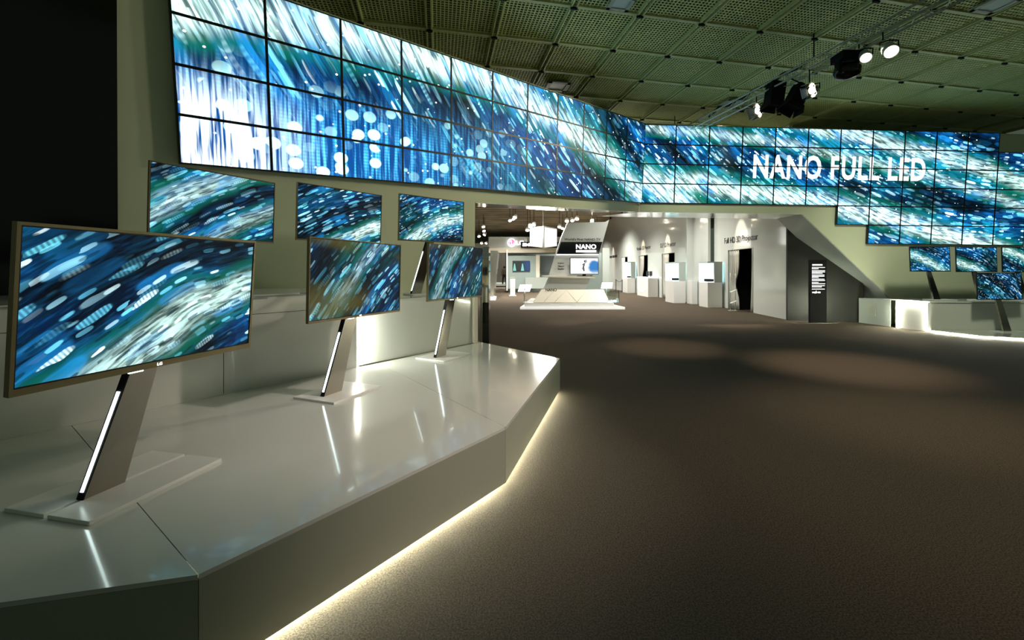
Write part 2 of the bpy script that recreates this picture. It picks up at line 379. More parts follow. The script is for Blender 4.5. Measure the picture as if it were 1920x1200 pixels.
# ------------------------------------------------------------------ video wall displays
ml = screen('video_wall_left_picture', 3.0, 9.5, 1.0, 3.0, 2.5, band=[(-8, -14, 16.25, .46, .9)], bokeh=(-9.3, -3.2, 1.0, 1.9), green=.45, dark=.35, dots=.55)
mr = screen('video_wall_right_picture', 13.0, 13.5, 1.0, 11.0, 2.5, band=[(-2, -45, 45.75, .42, 1.0), (-2, -45, 48.0, .35, .75), (-6, -10, 12.4, .45, .9), (-2, -45, 47.3, .22, .5)], green=.5, dark=.4, dots=.6)
ORD = ['first', 'second', 'third', 'fourth', 'fifth', 'sixth', 'seventh', 'eighth', 'ninth', 'tenth', 'eleventh', 'twelfth', 'thirteenth']
def display(P, D, Uu, N, a0, b0, uvx, m, label):
    """a0,b0: lower corner in wall metres (towards the right on both walls)"""
    sgn = 1 if D is RD else -1
    X = D * sgn
    c = P(a0 + sgn * PW / 2, b0 + PH / 2)
    t = thing('video_wall_display', label, 'display', P(a0 + sgn * PW / 2, b0), 'tiled displays of the angled video wall')
    o = MB(); w2, h2 = PW / 2 - .0015, PH / 2 - .0015; g = .016
    # housing with a raised rim
    o.box(c + N * .035, (2 * w2, 2 * h2, .07), (X, Uu, N))
    for s in (-1, 1):
        o.box(c + X * (s * (w2 - g / 2)) + N * .077, (g, 2 * h2, .014), (X, Uu, N))
        o.box(c + Uu * (s * (h2 - g / 2)) + N * .077, (2 * w2 - 2 * g, g, .014), (X, Uu, N))
    o.build('bezel', M['bezel'], t)
    k = [(-1, -1), (1, -1), (1, 1), (-1, 1)]
    a_, b_ = w2 - g, h2 - g
    cu, cv = uvx + PW / 2, b0 + PH / 2
    pts = [c + X * (i * a_) + Uu * (j * b_) + N * .0745 for i, j in k]
    uvs = [(cu + i * a_, cv + j * b_) for i, j in k]
    s_ = MB(); s_.add(pts + [p - N * .004 for p in pts], [(0, 1, 2, 3), (7, 6, 5, 4), (0, 4, 5, 1), (1, 5, 6, 2), (2, 6, 7, 3), (3, 7, 4, 0)], [uvs] + [None] * 5)
    for i in range(1, 6): s_.uv[i] = [(cu, cv)] * 4
    s_.build('screen', m, t, fix=False)
    return t
ROWN = {3: 'top row', 2: 'second row from top', 1: 'third row from top', 0: 'fourth row from top', -1: 'fifth row from top', -2: 'bottom row'}
for n in range(11):
    for r in range(4):
        display(LP, LD, LU, LN, (n + 1) * PW, r * PH, -(n + 1) * PW, ml,
                f"display on the left video wall, {ROWN[r] if r else 'bottom row'}, {ORD[10 - n]} column from left")
for n in range(13):
    for r in range(-2, 4):
        if (r == 3 and n > 10) or (r == -1 and n < 6) or (r == -2 and n < 7): continue
        if n == 12: continue
        display(RP, RD, RU, RN, n * PW, r * PH, n * PW, mr,
                f"display on the right video wall, {ROWN[r]}, {ORD[n]} column from corner")
a0, b0 = ab(1407, 333, 'R'); a1, b1 = ab(1730, 336, 'R')
tt = text('lit_lettering', 'NANO FULL LED', RP(a0, b0, .0775), RD, RU, 1.0, M['stext'], None, 1.0, .026, .0015, 'LEFT', 1.10)
xs_ = [v.co for v in tt.data.vertices]; ww = max((p - RP(a0, b0, .0775)).dot(RD) for p in xs_); hh = max((p - RP(a0, b0, .0775)).dot(RU) for p in xs_)
ht = ab(1407, 290, 'R')[1] - b0
o_ = RP(a0, b0, .0775)
for v in tt.data.vertices:
    q = v.co - o_; v.co = RD * (q.dot(RD) * (a1 - a0) / ww) + RU * (q.dot(RU) * ht / hh) + RN * q.dot(RN)
tt.location = o_
tag(tt, 'large white words NANO FULL LED glowing on the right video wall', 'lettering')

# ------------------------------------------------------------------ big dark panel at the far left
bk = MB().prism([hit(x_, y_, LP(0, 0, .03), LN) for x_, y_ in ((221, 572), (-130, 584), (-130, -160), (218, -60))], LN * .05)
tag(bk.build('dark_wall_screen', M['blackg']), 'huge switched-off black glossy screen filling the wall at the far left', 'screen')

# ------------------------------------------------------------------ left plinth, ledge and lower wall
PZ = .48
WA = V((-3.69, 3.2, 0)); WD = V((.5825, .8129, 0)); WN = V((.8129, -.5825, 0))
def WL(s, z=0, o=0): return WA + WD * s + WN * o + V((0, 0, z))
P0 = gz(372, 1078, PZ); P1 = gz(948, 801, PZ); P2 = gz(1050, 672, PZ); P4 = gz(882, 637.5, PZ)
PL_ = V((-4.4, 1.03, PZ)); W1 = WL(.37, PZ); W2 = WL(3.3, PZ); sEnd = 5.25
We = WL(sEnd, PZ); Wb = WL(-3.4, PZ)
pl = thing('display_plinth', 'long low glossy white plinth with angled corners at lower left, glowing underneath', 'plinth', (-1.2, 4, 0))
def inset(poly, g=.0025):
    n = len(poly); out = []
    c = sum(poly, V((0, 0, 0))) / n
    for i, p in enumerate(poly):
        a, b = (poly[i - 1] - p).normalized(), (poly[(i + 1) % n] - p).normalized()
        out.append(p + (a + b).normalized() * g * 1.4 if (a + b).length > .2 else p)
    return out
for pg in ([PL_, P0, W1, Wb], [P0, P1, W2, W1], [P1, P2, P4, We, W2]):
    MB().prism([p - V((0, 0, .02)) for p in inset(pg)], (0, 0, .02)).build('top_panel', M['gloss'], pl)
body = [PL_, P0, P1, P2, P4, We, Wb]
def dn(p, z): return V((p.x, p.y, z))
def shrink(p, k): # move towards the wall line
    return p - WN * k
edges = [(PL_, P0), (P0, P1), (P1, P2), (P2, P4)]
for a, b in edges:   # each side is a panel of its own, a hand above the carpet
    dr = (b - a).normalized(); nn = V((dr.y, -dr.x, 0))
    if nn.dot((a + b) / 2 - V((-2, 4, 0))) < 0: nn = -nn
    A, B = dn(a, .045) + dr * .002, dn(b, .045) - dr * .002
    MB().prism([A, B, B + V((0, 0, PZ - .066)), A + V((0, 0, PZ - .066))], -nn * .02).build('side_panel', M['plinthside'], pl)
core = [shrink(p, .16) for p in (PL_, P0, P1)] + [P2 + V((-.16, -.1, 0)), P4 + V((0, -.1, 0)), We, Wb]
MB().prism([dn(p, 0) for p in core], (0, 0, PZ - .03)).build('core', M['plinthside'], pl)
for a, b in ((P0 + (P1 - P0) * .0, P1), (P1, P2)):
    dr = (b - a).normalized(); nn = V((dr.y, -dr.x, 0))
    c = (a + b) / 2 - nn * .09; c.z = .034
    MB().box(c, ((b - a).length - .08, .03, .022), (dr, nn, V((0, 0, 1)))).build('light_strip', M['ledw'], pl)

s1 = 2.97
low = thing('wall_ledge', 'pale glossy low wall with a ledge behind the front televisions, lit by a strip', 'ledge', WL(1, 0, -.8))
MB().prism([WL(-3.4, PZ), WL(s1, PZ), WL(s1, 1.44), WL(-3.4, 1.44)], -WN * .05, -WN * 0).build('front_panel', M['gloss'], low)
MB().prism([WL(s1, PZ, -.08), WL(sEnd, PZ, -.05), WL(sEnd, 1.31, -.05), WL(s1, 1.31, -.08)], -WN * .05).build('rear_front_panel', M['gloss'], low)
MB().prism([WL(-3.4, 1.42, 0), WL(s1, 1.42, 0), WL(s1, 1.42, -2.2), WL(-3.4, 1.42, -2.2)], (0, 0, .03)).build('ledge_top', M['gloss'], low)
MB().prism([WL(s1 + .001, 1.28, -.04), WL(sEnd + .0, 1.28, -.04), WL(sEnd, 1.28, -2.4), WL(s1 + .001, 1.28, -2.2)], (0, 0, .03)).build('ledge_top', M['gloss'], low)
for z, a, b in ((1.25, -3.4, s1),): MB().box(WL((a + b) / 2, z, .0005), (b - a, .002, .004), (WD, WN, V((0, 0, 1)))).build('seam', M['black'], low)
MB().box(WL(1.45, .95, .0005), (.004, .002, .92), (WD, WN, V((0, 0, 1)))).build('seam', M['black'], low)
MB().box(WL(s1 + .010, .875, -.030), (.014, .05, .79), (WD, WN, V((0, 0, 1)))).build('light_strip', mat('bright_led_strip', (1, 1, .9), .3, emis=(.98, 1, .84), estr=130, noise=.02), low)
# cream end post and thin glass edge at the end of the ledge
MB().box(WL(sEnd + .05, (PZ + 1.31) / 2 + .0, -.03), (.09, .05, 1.31 - PZ), (WD, WN, V((0, 0, 1)))).build('end_post', M['ledw2'] if False else M['cream'], low)
tp = thing('mirror_totem', 'tall narrow black mirror totem standing at the far end of the white plinth', 'totem', (-.55, 9.0, 0))
MB().lohi((-.64, 8.98, 0), (-.615, 9.0, 2.2)).build('light_edge', M['cream'], tp)
MB().lohi((-.60, 9.0, 0), (-.47, 9.6, 1.06)).build('lower_panel', M['blackg'], tp)
MB().lohi((-.60, 9.0, 1.06), (-.47, 9.6, 2.19)).build('upper_panel', M['chrome'], tp)

# ------------------------------------------------------------------ televisions on slanting stands
def tv(label, c, yaw, lean, zb, m, foot, neck, stand_led, W=1.23, Hh=.715, frame_m='gold', group=None, rim=.008, brand=True, mirror=1, zoom=1.0, base=(.72, .5), split=False):
    """foot: (left px, right px, row px) where the pole meets the plinth; neck: (left px, right px, row px) at the lower edge of the set"""
    a, t_ = math.radians(yaw), math.radians(lean)
    D, Uu, N = frame(a, t_, 0, 1)
    hn = V((math.sin(a), -math.cos(a), 0)); hd = V((math.cos(a), math.sin(a), 0)); Z = V((0, 0, 1))
    c = V(c)
    fl = gz(foot[0], foot[2], zb + .02); 
    nl = neck[0]
    root = thing('television', label, 'television', V((fl.x, fl.y, zb)), group)
    th = .022
    hs = MB().box(c - N * (th / 2), (W, Hh, th), (D, Uu, N))
    for s in (-1, 1):
        hs.box(c + D * (s * (W / 2 - rim / 2)) + N * .004, (rim, Hh, .008), (D, Uu, N))
    hs.box(c + Uu * (Hh / 2 - rim / 2) + N * .004, (W - 2 * rim, rim, .008), (D, Uu, N))
    lowr = rim * 2.2
    hs.box(c - Uu * (Hh / 2 - lowr / 2) + N * .004, (W - 2 * rim, lowr, .008), (D, Uu, N))
    hs.build('frame', M[frame_m], root)
    x0, x1, y0, y1 = -W / 2 + rim, W / 2 - rim, -Hh / 2 + lowr, Hh / 2 - rim
    k = [(x0, y0), (x1, y0), (x1, y1), (x0, y1)]
    pts = [c + D * i + Uu * j + N * .002 for i, j in k]
    MB().add(pts + [p - N * .0015 for p in pts], [(0, 1, 2, 3), (7, 6, 5, 4)], [[(i * mirror, j) for i, j in k], [(0, 0)] * 4]).build('screen', m, root, fix=False)
    # inner black border
    bb = MB(); g = .006
    for s, (p, q) in enumerate(((0, 1), (2, 3))):
        bb.box(c + Uu * ((y0 + g / 2) if s == 0 else (y1 - g / 2)) + D * ((x0 + x1) / 2) + N * .0035, (x1 - x0, g, .002), (D, Uu, N))
        bb.box(c + D * ((x0 + g / 2) if s == 0 else (x1 - g / 2)) + Uu * ((y0 + y1) / 2) + N * .0035, (g, y1 - y0, .002), (D, Uu, N))
    bb.build('inner_border', M['bezel'], root)
    if brand:
        text('brand_mark', 'LG', c - Uu * (Hh / 2 - .008) + N * .009, D, Uu, .022, M['wtext'], root, 1.1, .0006, .0005, 'CENTER')
        MB().box(c - Uu * (Hh / 2 + .003) - D * .12 + N * .002, (.07, .006, .012), (D, Uu, N)).build('status_light', M['led'], root)
    # pole: slab running from the base to the back of the set
    A = gz(foot[0], foot[2], zb + .02); off = (A - c).dot(hn)
    def onplane(px, py, o):
        return hit(px, py, c + hn * o, hn)
    B = onplane(foot[1], foot[3] if len(foot) > 3 else foot[2], off); B.z = zb + .02
    tb = -.055
    C_ = onplane(neck[0], neck[2], tb); E_ = onplane(neck[1], neck[2], tb)
    ext = .03 / max(.2, (C_.z - A.z))
    C2, E2 = C_ + (C_ - A) * ext, E_ + (E_ - B) * ext
    back = -hn * .045
    vs = [A, B, E2, C2]; vs = vs + [v + back for v in vs]
    MB().add(vs, [(0, 1, 2, 3), (7, 6, 5, 4), (0, 4, 5, 1), (1, 5, 6, 2), (2, 6, 7, 3), (3, 7, 4, 0)]).build('pole', M['steel'], root, bevel=.002)
    # black edge channel with the light strip
    sd = hd * (-1 if stand_led < 0 else 1); base_pt, top_pt = (A, C2) if stand_led < 0 else (B, E2)
    if stand_led:
        e0, e1_ = base_pt + sd * .003 + back * .5, top_pt + sd * .003 + back * .5
        ax = (e1_ - e0).normalized(); L = (e1_ - e0).length
        wv = back.normalized(); dv = ax.cross(wv).normalized()
        ch = MB().box((e0 + e1_) / 2, (.045, .006, L), (wv, dv, ax)).build('edge_channel', M['black'], root)
        MB().box(e0 + ax * (L * .43) + sd * .004, (.020, .006, L * .74), (wv, dv, ax)).build('light_strip', M['led'], ch)
    # bracket behind the screen
    mid = (C2 + E2) / 2 + back * .5
    MB().box(c - N * (th + .02), (.30, .22, .05), (D, Uu, N)).build('wall_bracket', M['black'], root)
    # base plate(s)
    bc = (A + B) / 2 + back * .5; bc.z = zb + .0105
    if split:
        for s in (-1, 1):
            MB().box(bc + hn * (s * (base[1] / 4 + .006)) + hd * (.12 if s > 0 else .12), (base[0], base[1] / 2 - .012, .021), (hd, hn, Z)).build('base_plate', M['white'], root, bevel=.003)
    else:
        MB().box(bc + hd * .1 * (-stand_led or 1), (base[0], base[1], .021), (hd, hn, Z)).build('base_plate', M['white'], root, bevel=.003)
    return root
G1 = 'televisions on slanting stands in the front row of the left plinth'
G2 = 'televisions on the ledge behind the left plinth'
G3 = 'televisions of the right-hand display'
s1m = screen('television_picture_large_drops', 1.1, -2.1, .42, 21, 1.15, band=[(2.35, .16, .8), (1.72, .12, .6)], green=.35, dark=.75, dots=.35)
s2m = screen('television_picture_olive_streaks', 3.2, -3.3, .36, 33, .95, band=[(4.75, .1, .35)], olive=.55, green=.85, dark=.7, dots=.5)
s3m = screen('television_picture_blue_blobs', 3.6, -2.6, .34, 47, .85, band=[(4.75, .1, .5)], olive=.4, green=.6, dark=.75, dots=.6)
b1m = screen('television_picture_green_streaks', 2.0, -3.6, .38, 54, 1.05, band=[(4.45, .14, .7), (3.95, .1, .5)], green=.9, dark=.6, dots=.4)
b2m = screen('television_picture_blue_white', 1.6, -3.6, .34, 65, 1.15, band=[(3.72, .13, 1.0)], green=.3, dark=.95, dots=.4)
b3m = screen('television_picture_white_arc', .9, -2.1, .32, 71, 1.1, band=[(2.3, .14, .95)], green=.5, dark=.6, dots=.5)
r1m = screen('television_picture_arc_right', -1.0, -2.1, .32, 81, 1.15, band=[(2.35, .14, .9)], green=.4, dark=.6, dots=.5)
r4m = screen('television_picture_drops_right', -1.4, -1.8, .34, 92, .9, green=.4, dark=.7, dots=.9)
tv('nearest and largest-looking television, champagne frame, on a split white base, front left', (-1.918, 2.432, 1.54), 77.3, 4, PZ, s1m, (157, 235, 938, 908), (246, 294, 694), -1, W=1.25, Hh=.73, group=G1, rim=.014, split=True, base=(.74, .56))
tv('middle television of the front row on the white plinth, olive streaks on screen', (-1.43, 4.186, 1.624), 68.2, 1.3, PZ, s2m, (608, 641, 744, 736), (648, 668, 598), -1, group=G1, base=(.66, .50))
tv('farthest television of the front row, dark blue picture, at the end of the plinth', (-.725, 5.904, 1.684), 61.9, 1.4, PZ, s3m, (818, 836, 671, 667), (840, 853, 562), -1, group=G1, base=(.66, .50))
tv('television with green streaks on the ledge, behind the nearest front television', (-3.104, 4.692, 2.38), 60.5, 2.8, 1.45, b1m, (390, 415, 560, 556), (405, 428, 450), -1, group=G2, brand=False, base=(.5, .40))
tv('middle television on the ledge with a white arc over dark blue', (-2.281, 5.965, 2.442), 51.8, 2.3, 1.45, b2m, (606, 624, 548, 546), (622, 642, 452), -1, group=G2, brand=False, base=(.6, .4))
tv('small-looking television on the ledge beside the opening to the hall', (-1.275, 7.163, 2.521), 43.6, 2, 1.31, b3m, (772, 790, 551, 549), (800, 814, 455), -1, group=G2, brand=False, base=(.5, .3))
tv('leftmost television on the ledge of the right-hand display', (12.008, 12.746, 2.041), 3.8, -2.3, .86, r1m, (1751, 1764, 561.5), (1739, 1746, 509), 0, group=G3, brand=False, frame_m='bezel', base=(.7, .35))
tv('second television on the right-hand ledge, above the drop-covered one', (13.261, 12.669, 2.027), 2.9, -1.7, .86, screen('television_picture_arc_right_second', -1.0, -2.3, .32, 85, 1.15, band=[(2.35, .14, .9)], green=.3, dark=.75, dots=.5), (1835, 1848, 561.5), (1824, 1832, 509), 0, group=G3, brand=False, frame_m='bezel', base=(.7, .35))
tv('television cut by the right edge of the photo, on the right-hand ledge', (14.50, 12.6, 2.02), 2.9, -1.7, .86, screen('television_picture_arc_right_third', -1.0, -2.0, .32, 88, 1.15, band=[(2.4, .14, .8)], green=.6, dark=.8, dots=.5), (1916, 1929, 561.5), (1905, 1913, 509), 0, group=G3, brand=False, frame_m='bezel', base=(.7, .35))
tv('lower television of the right-hand display, dark blue drops on its screen', (12.996, 11.834, 1.29), 1.6, -1.9, .07, r4m, (1882, 1897, 621), (1868, 1878, 563), 0, group=G3, brand=False, frame_m='bezel', base=(.8, .35))

# ------------------------------------------------------------------ right-hand display: ledge block, lit side and low plinth
rl = thing('wall_ledge', 'pale ledge under the right-hand televisions with a brightly lit end panel', 'ledge', (13, 12.8, 0))
q0, q1 = gz(1743, 623), gz(1683, 615.5)
q0t, q1t = q0 + V((0, 0, .84)), q1 + V((0, 0, .84))
MB().prism([q0 + V((.02, 0, .01)), V((17.5, 12.05, .01)), V((17.5, 13.2, .01)), V((q1.x + .02, 13.25, .01))], (0, 0, .80)).build('block', M['gloss'], rl)
MB().prism([q0 + V((-.01, -.02, .82)), V((17.5, 12.0, .82)), V((17.5, 13.6, .82)), V((q1.x - .01, 13.6, .82))], (0, 0, .035)).build('ledge_top', M['gloss'], rl)
MB().prism([q0 + V((-.05, -.01, .005)), q0 + V((.03, -.01, .005)), q0t + V((.03, -.01, -.02)), q0t + V((-.05, -.01, -.02))], (0, .02, 0)).build('corner_edge', M['white'], rl)
for p, q, o in ((q1t + V((-.015, 0, -.04)), q0t + V((-.015, 0, -.04)), 0), (q0 + V((-.015, .03, .02)), q0t + V((-.015, .03, -.03)), 0), (q1 + V((-.015, 0, .02)), q1t + V((-.015, 0, -.03)), 0)):
    MB().tube([p, q], .014, 6).build('light_strip', M['ledw'], rl)
MB().prism([q0 + V((.0, 0, .01)), q1 + V((.0, 0, .01)), q1t + V((0, 0, -.02)), q0t + V((0, 0, -.02))], (.015, 0, 0)).build('side_panel', M['white'], rl)
rp = thing('display_plinth', 'very low white plinth with a glowing edge at the right side of the hall', 'plinth', (13.5, 11.6, 0))
g0, g1, g2 = gz(1748, 624), gz(1835, 634), gz(1925, 639)
g3 = V((17.5, g2.y - .25, 0))
MB().prism([dn(p, .05) for p in (g0, g1, g2, g3, V((17.5, 12.04, 0)), q0 + V((.03, -.02, 0)))], (0, 0, .02)).build('top_panel', M['gloss'], rp)
MB().prism([dn(p, 0) for p in (g0 + V((.1, .1, 0)), g1 + V((0, .12, 0)), g2 + V((0, .12, 0)), g3 + V((0, .12, 0)), V((17.5, 12.04, 0)), q0 + V((.06, -.02, 0)))], (0, 0, .05)).build('core', M['white'], rp)
for a, b in ((g0, g1), (g1, g2), (g2, g3)):
    MB().tube([dn(a, .03) + V((0, .012, 0)), dn(b, .03) + V((0, .012, 0))], .016, 6).build('light_strip', M['ledw'], rp)

# ------------------------------------------------------------------ dark recess and information totem
r0, r1 = gz(1480, 601), gz(1612, 605.5)
struct('wall_recess', MB().prism([r0 + V((0, .1, 0)), r1 + V((.2, .1, 0)), r1 + V((.2, .1, 3.4)), r0 + V((0, .1, 3.4))], (0, .08, 0)), M['black'] if False else mat('charcoal_recess', (.014, .016, .012), .7, noise=.1))
sg = gz(1535, 606); Ys = sg.y
st = thing('information_totem', 'slim black information pillar with lines of white text in the dark recess', 'totem', sg)
x0, x1 = at(1519, 600, Ys).x, at(1550, 600, Ys).x; zt = at(1535, 487, Ys).z
MB().lohi((x0, Ys, .02), (x1, Ys + .09, zt)).build('pillar', M['black'], st, bevel=.004)
MB().lohi((x0 - .32, Ys - .12, 0), (x1 + .32, Ys + .2, .02)).build('base_plate', M['steel'], st)
for s in (-1, 1):
    xx = (x0 + x1) / 2 + s * (x1 - x0) * .42
    MB().lohi((xx - .012, Ys + .1, .25), (xx + .012, Ys + .115, 1.0)).build('back_light', M['ledw'], st)
ln = MB(); y = 499
random.seed(3)
ttl = MB()
for k in range(7):
    xa = x0 + .07 + k * .048; ttl.lohi((xa, Ys - .004, at(0, 498, Ys).z), (xa + .038, Ys, at(0, 495.4, Ys).z))
ttl.build('title_line', M['wtext'], st)
rows = [501, 503.4, 507, 509.4, 511.8, 515, 517.4, 519.8, 523, 525.4, 529, 531.4, 535, 537.4, 541.5]
for k, yy in enumerate(rows):
    xa = x0 + .06; end = x1 - .05 - (random.random() * .22 if k % 3 == 1 else random.random() * .03)
    while xa < end:
        wd = random.uniform(.02, .07); ln.lohi((xa, Ys - .003, at(0, yy + 1.1, Ys).z), (min(xa + wd, end), Ys, at(0, yy, Ys).z)); xa += wd + .009
ln.build('text_lines', M['wtext'], st)
lg = MB()
for k, wd in enumerate((.02, .05, .05, .02, .05, .05)):
    lg.lohi((x0 + .07 + k * .045, Ys - .003, at(0, 549.5, Ys).z), (x0 + .07 + k * .045 + min(wd, .036), Ys, at(0, 547, Ys).z))
lg.tube([V((x0 + .16, Ys - .004, at(0, 550.5, Ys).z)), V((x0 + .20, Ys - .004, at(0, 545, Ys).z))], .006, 5)
lg.build('logo', M['wtext'], st)

# ------------------------------------------------------------------ long glossy wall with the curtained doorways
WX = 9.60
wallY = [(15.3, 9.56), (18.2, 9.80), (21.2, 9.80)]
def wx(Y):
    if Y < 18.2: return 9.56 + (Y - 15.3) * .083
    if Y < 21.5: return 9.80
    return 9.50
doors = [(1365, 1413, 2.66), (1241, 1265.5, 2.80), (1198, 1215, 2.85), (1165, 1177, 2.90)]
def wallhit(px):
    k = (px - 960) / F
    for X in (9.80, 9.50):
        Y = X / k
        if (X == 9.80 and Y < 21.5): 
            if Y < 18.2:
                Y = (9.56 - 15.3 * .083) / (k - .083)
            return Y
    return 9.5 / k
spans = []
for l, r, z in doors: spans.append((wallhit(r), wallhit(l), z))
WT = 6.75
cur = 15.3; wm = MB()
def wseg(ya, yb, z0, z1):
    cuts = [ya] + [c for c in (18.2, 21.5) if ya < c < yb] + [yb]
    for a, b in zip(cuts, cuts[1:]):
        xa, xb = wx(a + 1e-4), wx(b - 1e-4)
        wm.prism([(xa, a, z0), (xb, b, z0), (xb, b, z1), (xa, a, z1)], (.12, 0, 0))
for ya, yb, z in spans:
    wseg(cur, ya, 0, WT); wseg(ya, yb, z, WT); cur = yb
wseg(cur, 60, 0, WT)
wm.lohi((9.16, 23.2, 0), (9.9, 23.28, WT))
struct('wall_booth', wm, M['wallg'])
for k, (ya, yb, z) in enumerate(spans):
    X = wx((ya + yb) / 2)
    d = MB()   # dark room behind the doorway: three sides and a top
    d.lohi((X + 1.6, ya - .3, 0), (X + 1.65, yb + .3, z + .2)); d.lohi((X + .12, ya - .3, 0), (X + 1.6, ya - .25, z + .2)); d.lohi((X + .12, yb + .25, 0), (X + 1.6, yb + .3, z + .2)); d.lohi((X + .12, ya - .3, z + .15), (X + 1.6, yb + .3, z + .2)); d.lohi((X + .12, ya - .3, .001), (X + 1.6, yb + .3, .006))
    o = struct('door_%d' % (k + 1), d, M['velvet'])
    fr = MB()
    for p0_, p1_ in (((X - .012, ya - .0, 0), (X + .125, ya + .03, z)), ((X - .012, yb - .03, 0), (X + .125, yb, z)), ((X - .012, ya, z - .03), (X + .125, yb, z))): fr.lohi(p0_, p1_)
    fr.build('door_frame', M['greyp'], o)
def curtain(label, X, ya, yb, z, amp=.05, folds=6, flare=.0, group=None):
    n = folds * 8; hseg = 10; vs = []; fs = []
    for j in range(hseg + 1):
        h = j / hseg; zz = .02 + (z - .04) * h
        pin = 1 - .35 * math.exp(-((h - .42) / .16) ** 2) * (1 if flare == 0 else 0)
        for i in range(n + 1):
            t = i / n; yy = ya + (yb - ya) * (t * pin) + flare * (1 - h) ** 2
            vs.append((X + amp * math.sin(t * folds * 2 * math.pi) * (.7 + .3 * h), yy, zz))
    for j in range(hseg):
        for i in range(n): fs.append((j * (n + 1) + i, j * (n + 1) + i + 1, (j + 1) * (n + 1) + i + 1, (j + 1) * (n + 1) + i))
    o = MB().add(vs, fs, smooth=True).build('curtain', M['curtain']); s = o.modifiers.new('s', 'SOLIDIFY'); s.thickness = .008
    rail = MB().tube([(X, ya, z - .015), (X, yb, z - .015)], .012, 6)
    return tag(o, label, 'curtain', group)
GC = 'grey curtains in the projector room doorways'
(ya, yb, z) = spans[0]
curtain('grey curtain drawn to the left of the Full HD 3D Projector doorway', wx(yb) + .06, yb - .02, yb - (yb - ya) * .42, z, .06, 5, group=GC)
curtain('narrow curtain edge at the right of the Full HD 3D Projector doorway', wx(ya) + .05, ya + .03, ya + .18, z, .03, 2, flare=.12, group=GC)
for (ya, yb, z), nm in zip(spans[1:], ('DLP 3D Projector doorway', 'portable projector doorway', 'farthest doorway, near the rope barrier')):
    curtain('pale curtain pulled aside in the ' + nm, wx(ya) + .06, yb - .03, yb - (yb - ya) * .5, z, .06, 4, group=GC)
def walltext(body, pxl, pxr, py, label, hpx, xs=None):
    Yl, Yr = wallhit(pxl), wallhit(pxr); Ym = (Yl + Yr) / 2
    A = V((wx(Yl) - .006, Yl, at(pxl, py, Yl).z)); B = V((wx(Yr) - .006, Yr, at(pxl, py, Yl).z)); d = (B - A)
    hgt = hpx / F * Ym
    o = text('wall_lettering', body, (0, 0, 0), d, (0, 0, 1), 1, M['text'], None, 1, .004, .003)
    dn_ = d.normalized(); wmax = max(v.co.dot(dn_) for v in o.data.vertices); hmax = max(v.co.z for v in o.data.vertices); nn = dn_.cross(V((0, 0, 1)))
    for v in o.data.vertices:
        q = v.co.copy(); v.co = dn_ * (q.dot(dn_) * d.length / wmax) + V((0, 0, q.z * hgt / hmax)) + nn * q.dot(nn)
    o.location = A; return tag(o, label, 'lettering')
walltext('Full HD 3D Projector', 1358, 1421, 457, 'dark words Full HD 3D Projector on the wall above the nearest doorway', 11)
walltext('DLP 3D Projector', 1238, 1267, 465, 'dark words DLP 3D Projector above the second doorway', 8.5)
walltext('Portable LED Projector', 1194, 1220, 470, 'dark words Portable LED Projector above the third doorway', 6.5)
dw = thing('wall_lettering', 'tiny illegible dark words on the far end of the long booth wall', 'lettering', (9.49, wallhit(1147), 2.95))
for k in range(3): Yk = wallhit(1143.5 + 4.6 * k); MB().lohi((9.485, Yk - .9, 2.95), (9.495, Yk, 3.15)).build('word', M['text'], dw)

# ------------------------------------------------------------------ display cabinets and counter along the wall
def cabinet(label, xa, xb, ya, yb, zs, zt, group='white display cabinets along the booth wall'):
    t = thing('display_cabinet', label, 'cabinet', ((xa + xb) / 2, (ya + yb) / 2, 0), group)
    MB().lohi((xa, ya, 0), (xb, yb, zs)).build('base', M['white'], t, bevel=.01)
    MB().lohi((xa, ya, zt - .06), (xb, yb, zt)).build('top', M['greyp'], t)
    MB().lohi((xa + (xb - xa) * .45, ya, zs), (xb, ya + .06, zt - .06)).build('side_panel', M['greyp'], t)
    MB().lohi((xb - .06, ya + .06, zs), (xb, yb, zt - .06)).build('back_panel', M['cyan'], t)
    MB().lohi((xa, yb - .06, zs), (xb - .06, yb, zt - .06)).build('end_panel', M['cyan'], t)
    MB().lohi((xa + .02, ya + .01, zs), (xb - .02, yb - .06, zs + .02)).build('lit_shelf', M['litbox'], t)
    pr = MB().lohi((xa + .15, ya + .35, zs + .025), (xa + .45, ya + .75, zs + .15)); pr.lathe((xa + .15, ya + .5, zs + .09), (-1, 0, 0), [(0, .05), (.05, .045)], 10)
    tag(pr.build('projector', M['black'], bevel=.01), 'dark projector inside the ' + label.split(',')[0], 'projector', 'projectors shown in the cabinets')
    return t
cabinet('nearest white cabinet with a cyan-lit niche, left of the wire rack', 9.04, 9.72, 20.5, 21.45, 1.17, 2.13)
cabinet('second white cabinet with a cyan-lit niche, in front of the DLP doorway', 8.5, 9.12, 23.3, 24.6, 1.17, 2.17)
cabinet('farthest small lit cabinet, left of the white counter', 8.85, 9.45, 34.0, 35.5, 1.15, 2.4)
tag(MB().lohi((9.16, 22.6, 0), (9.46, 23.2, 1.2)).build('low_pedestal', M['white'], bevel=.01), 'plain low white pedestal between the two nearest cabinets', 'pedestal')
ct = thing('counter', 'white reception counter with a curved line on its front, far along the booth wall', 'counter', (9.2, 30, 0))
MB().lohi((8.8, 28.7, 0), (9.45, 31.2, 1.25)).build('body', M['white'], ct, bevel=.01)
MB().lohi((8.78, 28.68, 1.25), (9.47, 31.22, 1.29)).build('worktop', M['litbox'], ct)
arc = [V((8.79, 29.2 + .18 * k, .55 - .28 * math.sin(math.pi * k / 10))) for k in range(11)]
MB().tube(arc, .02, 5).build('curved_line', M['litbox'], ct)
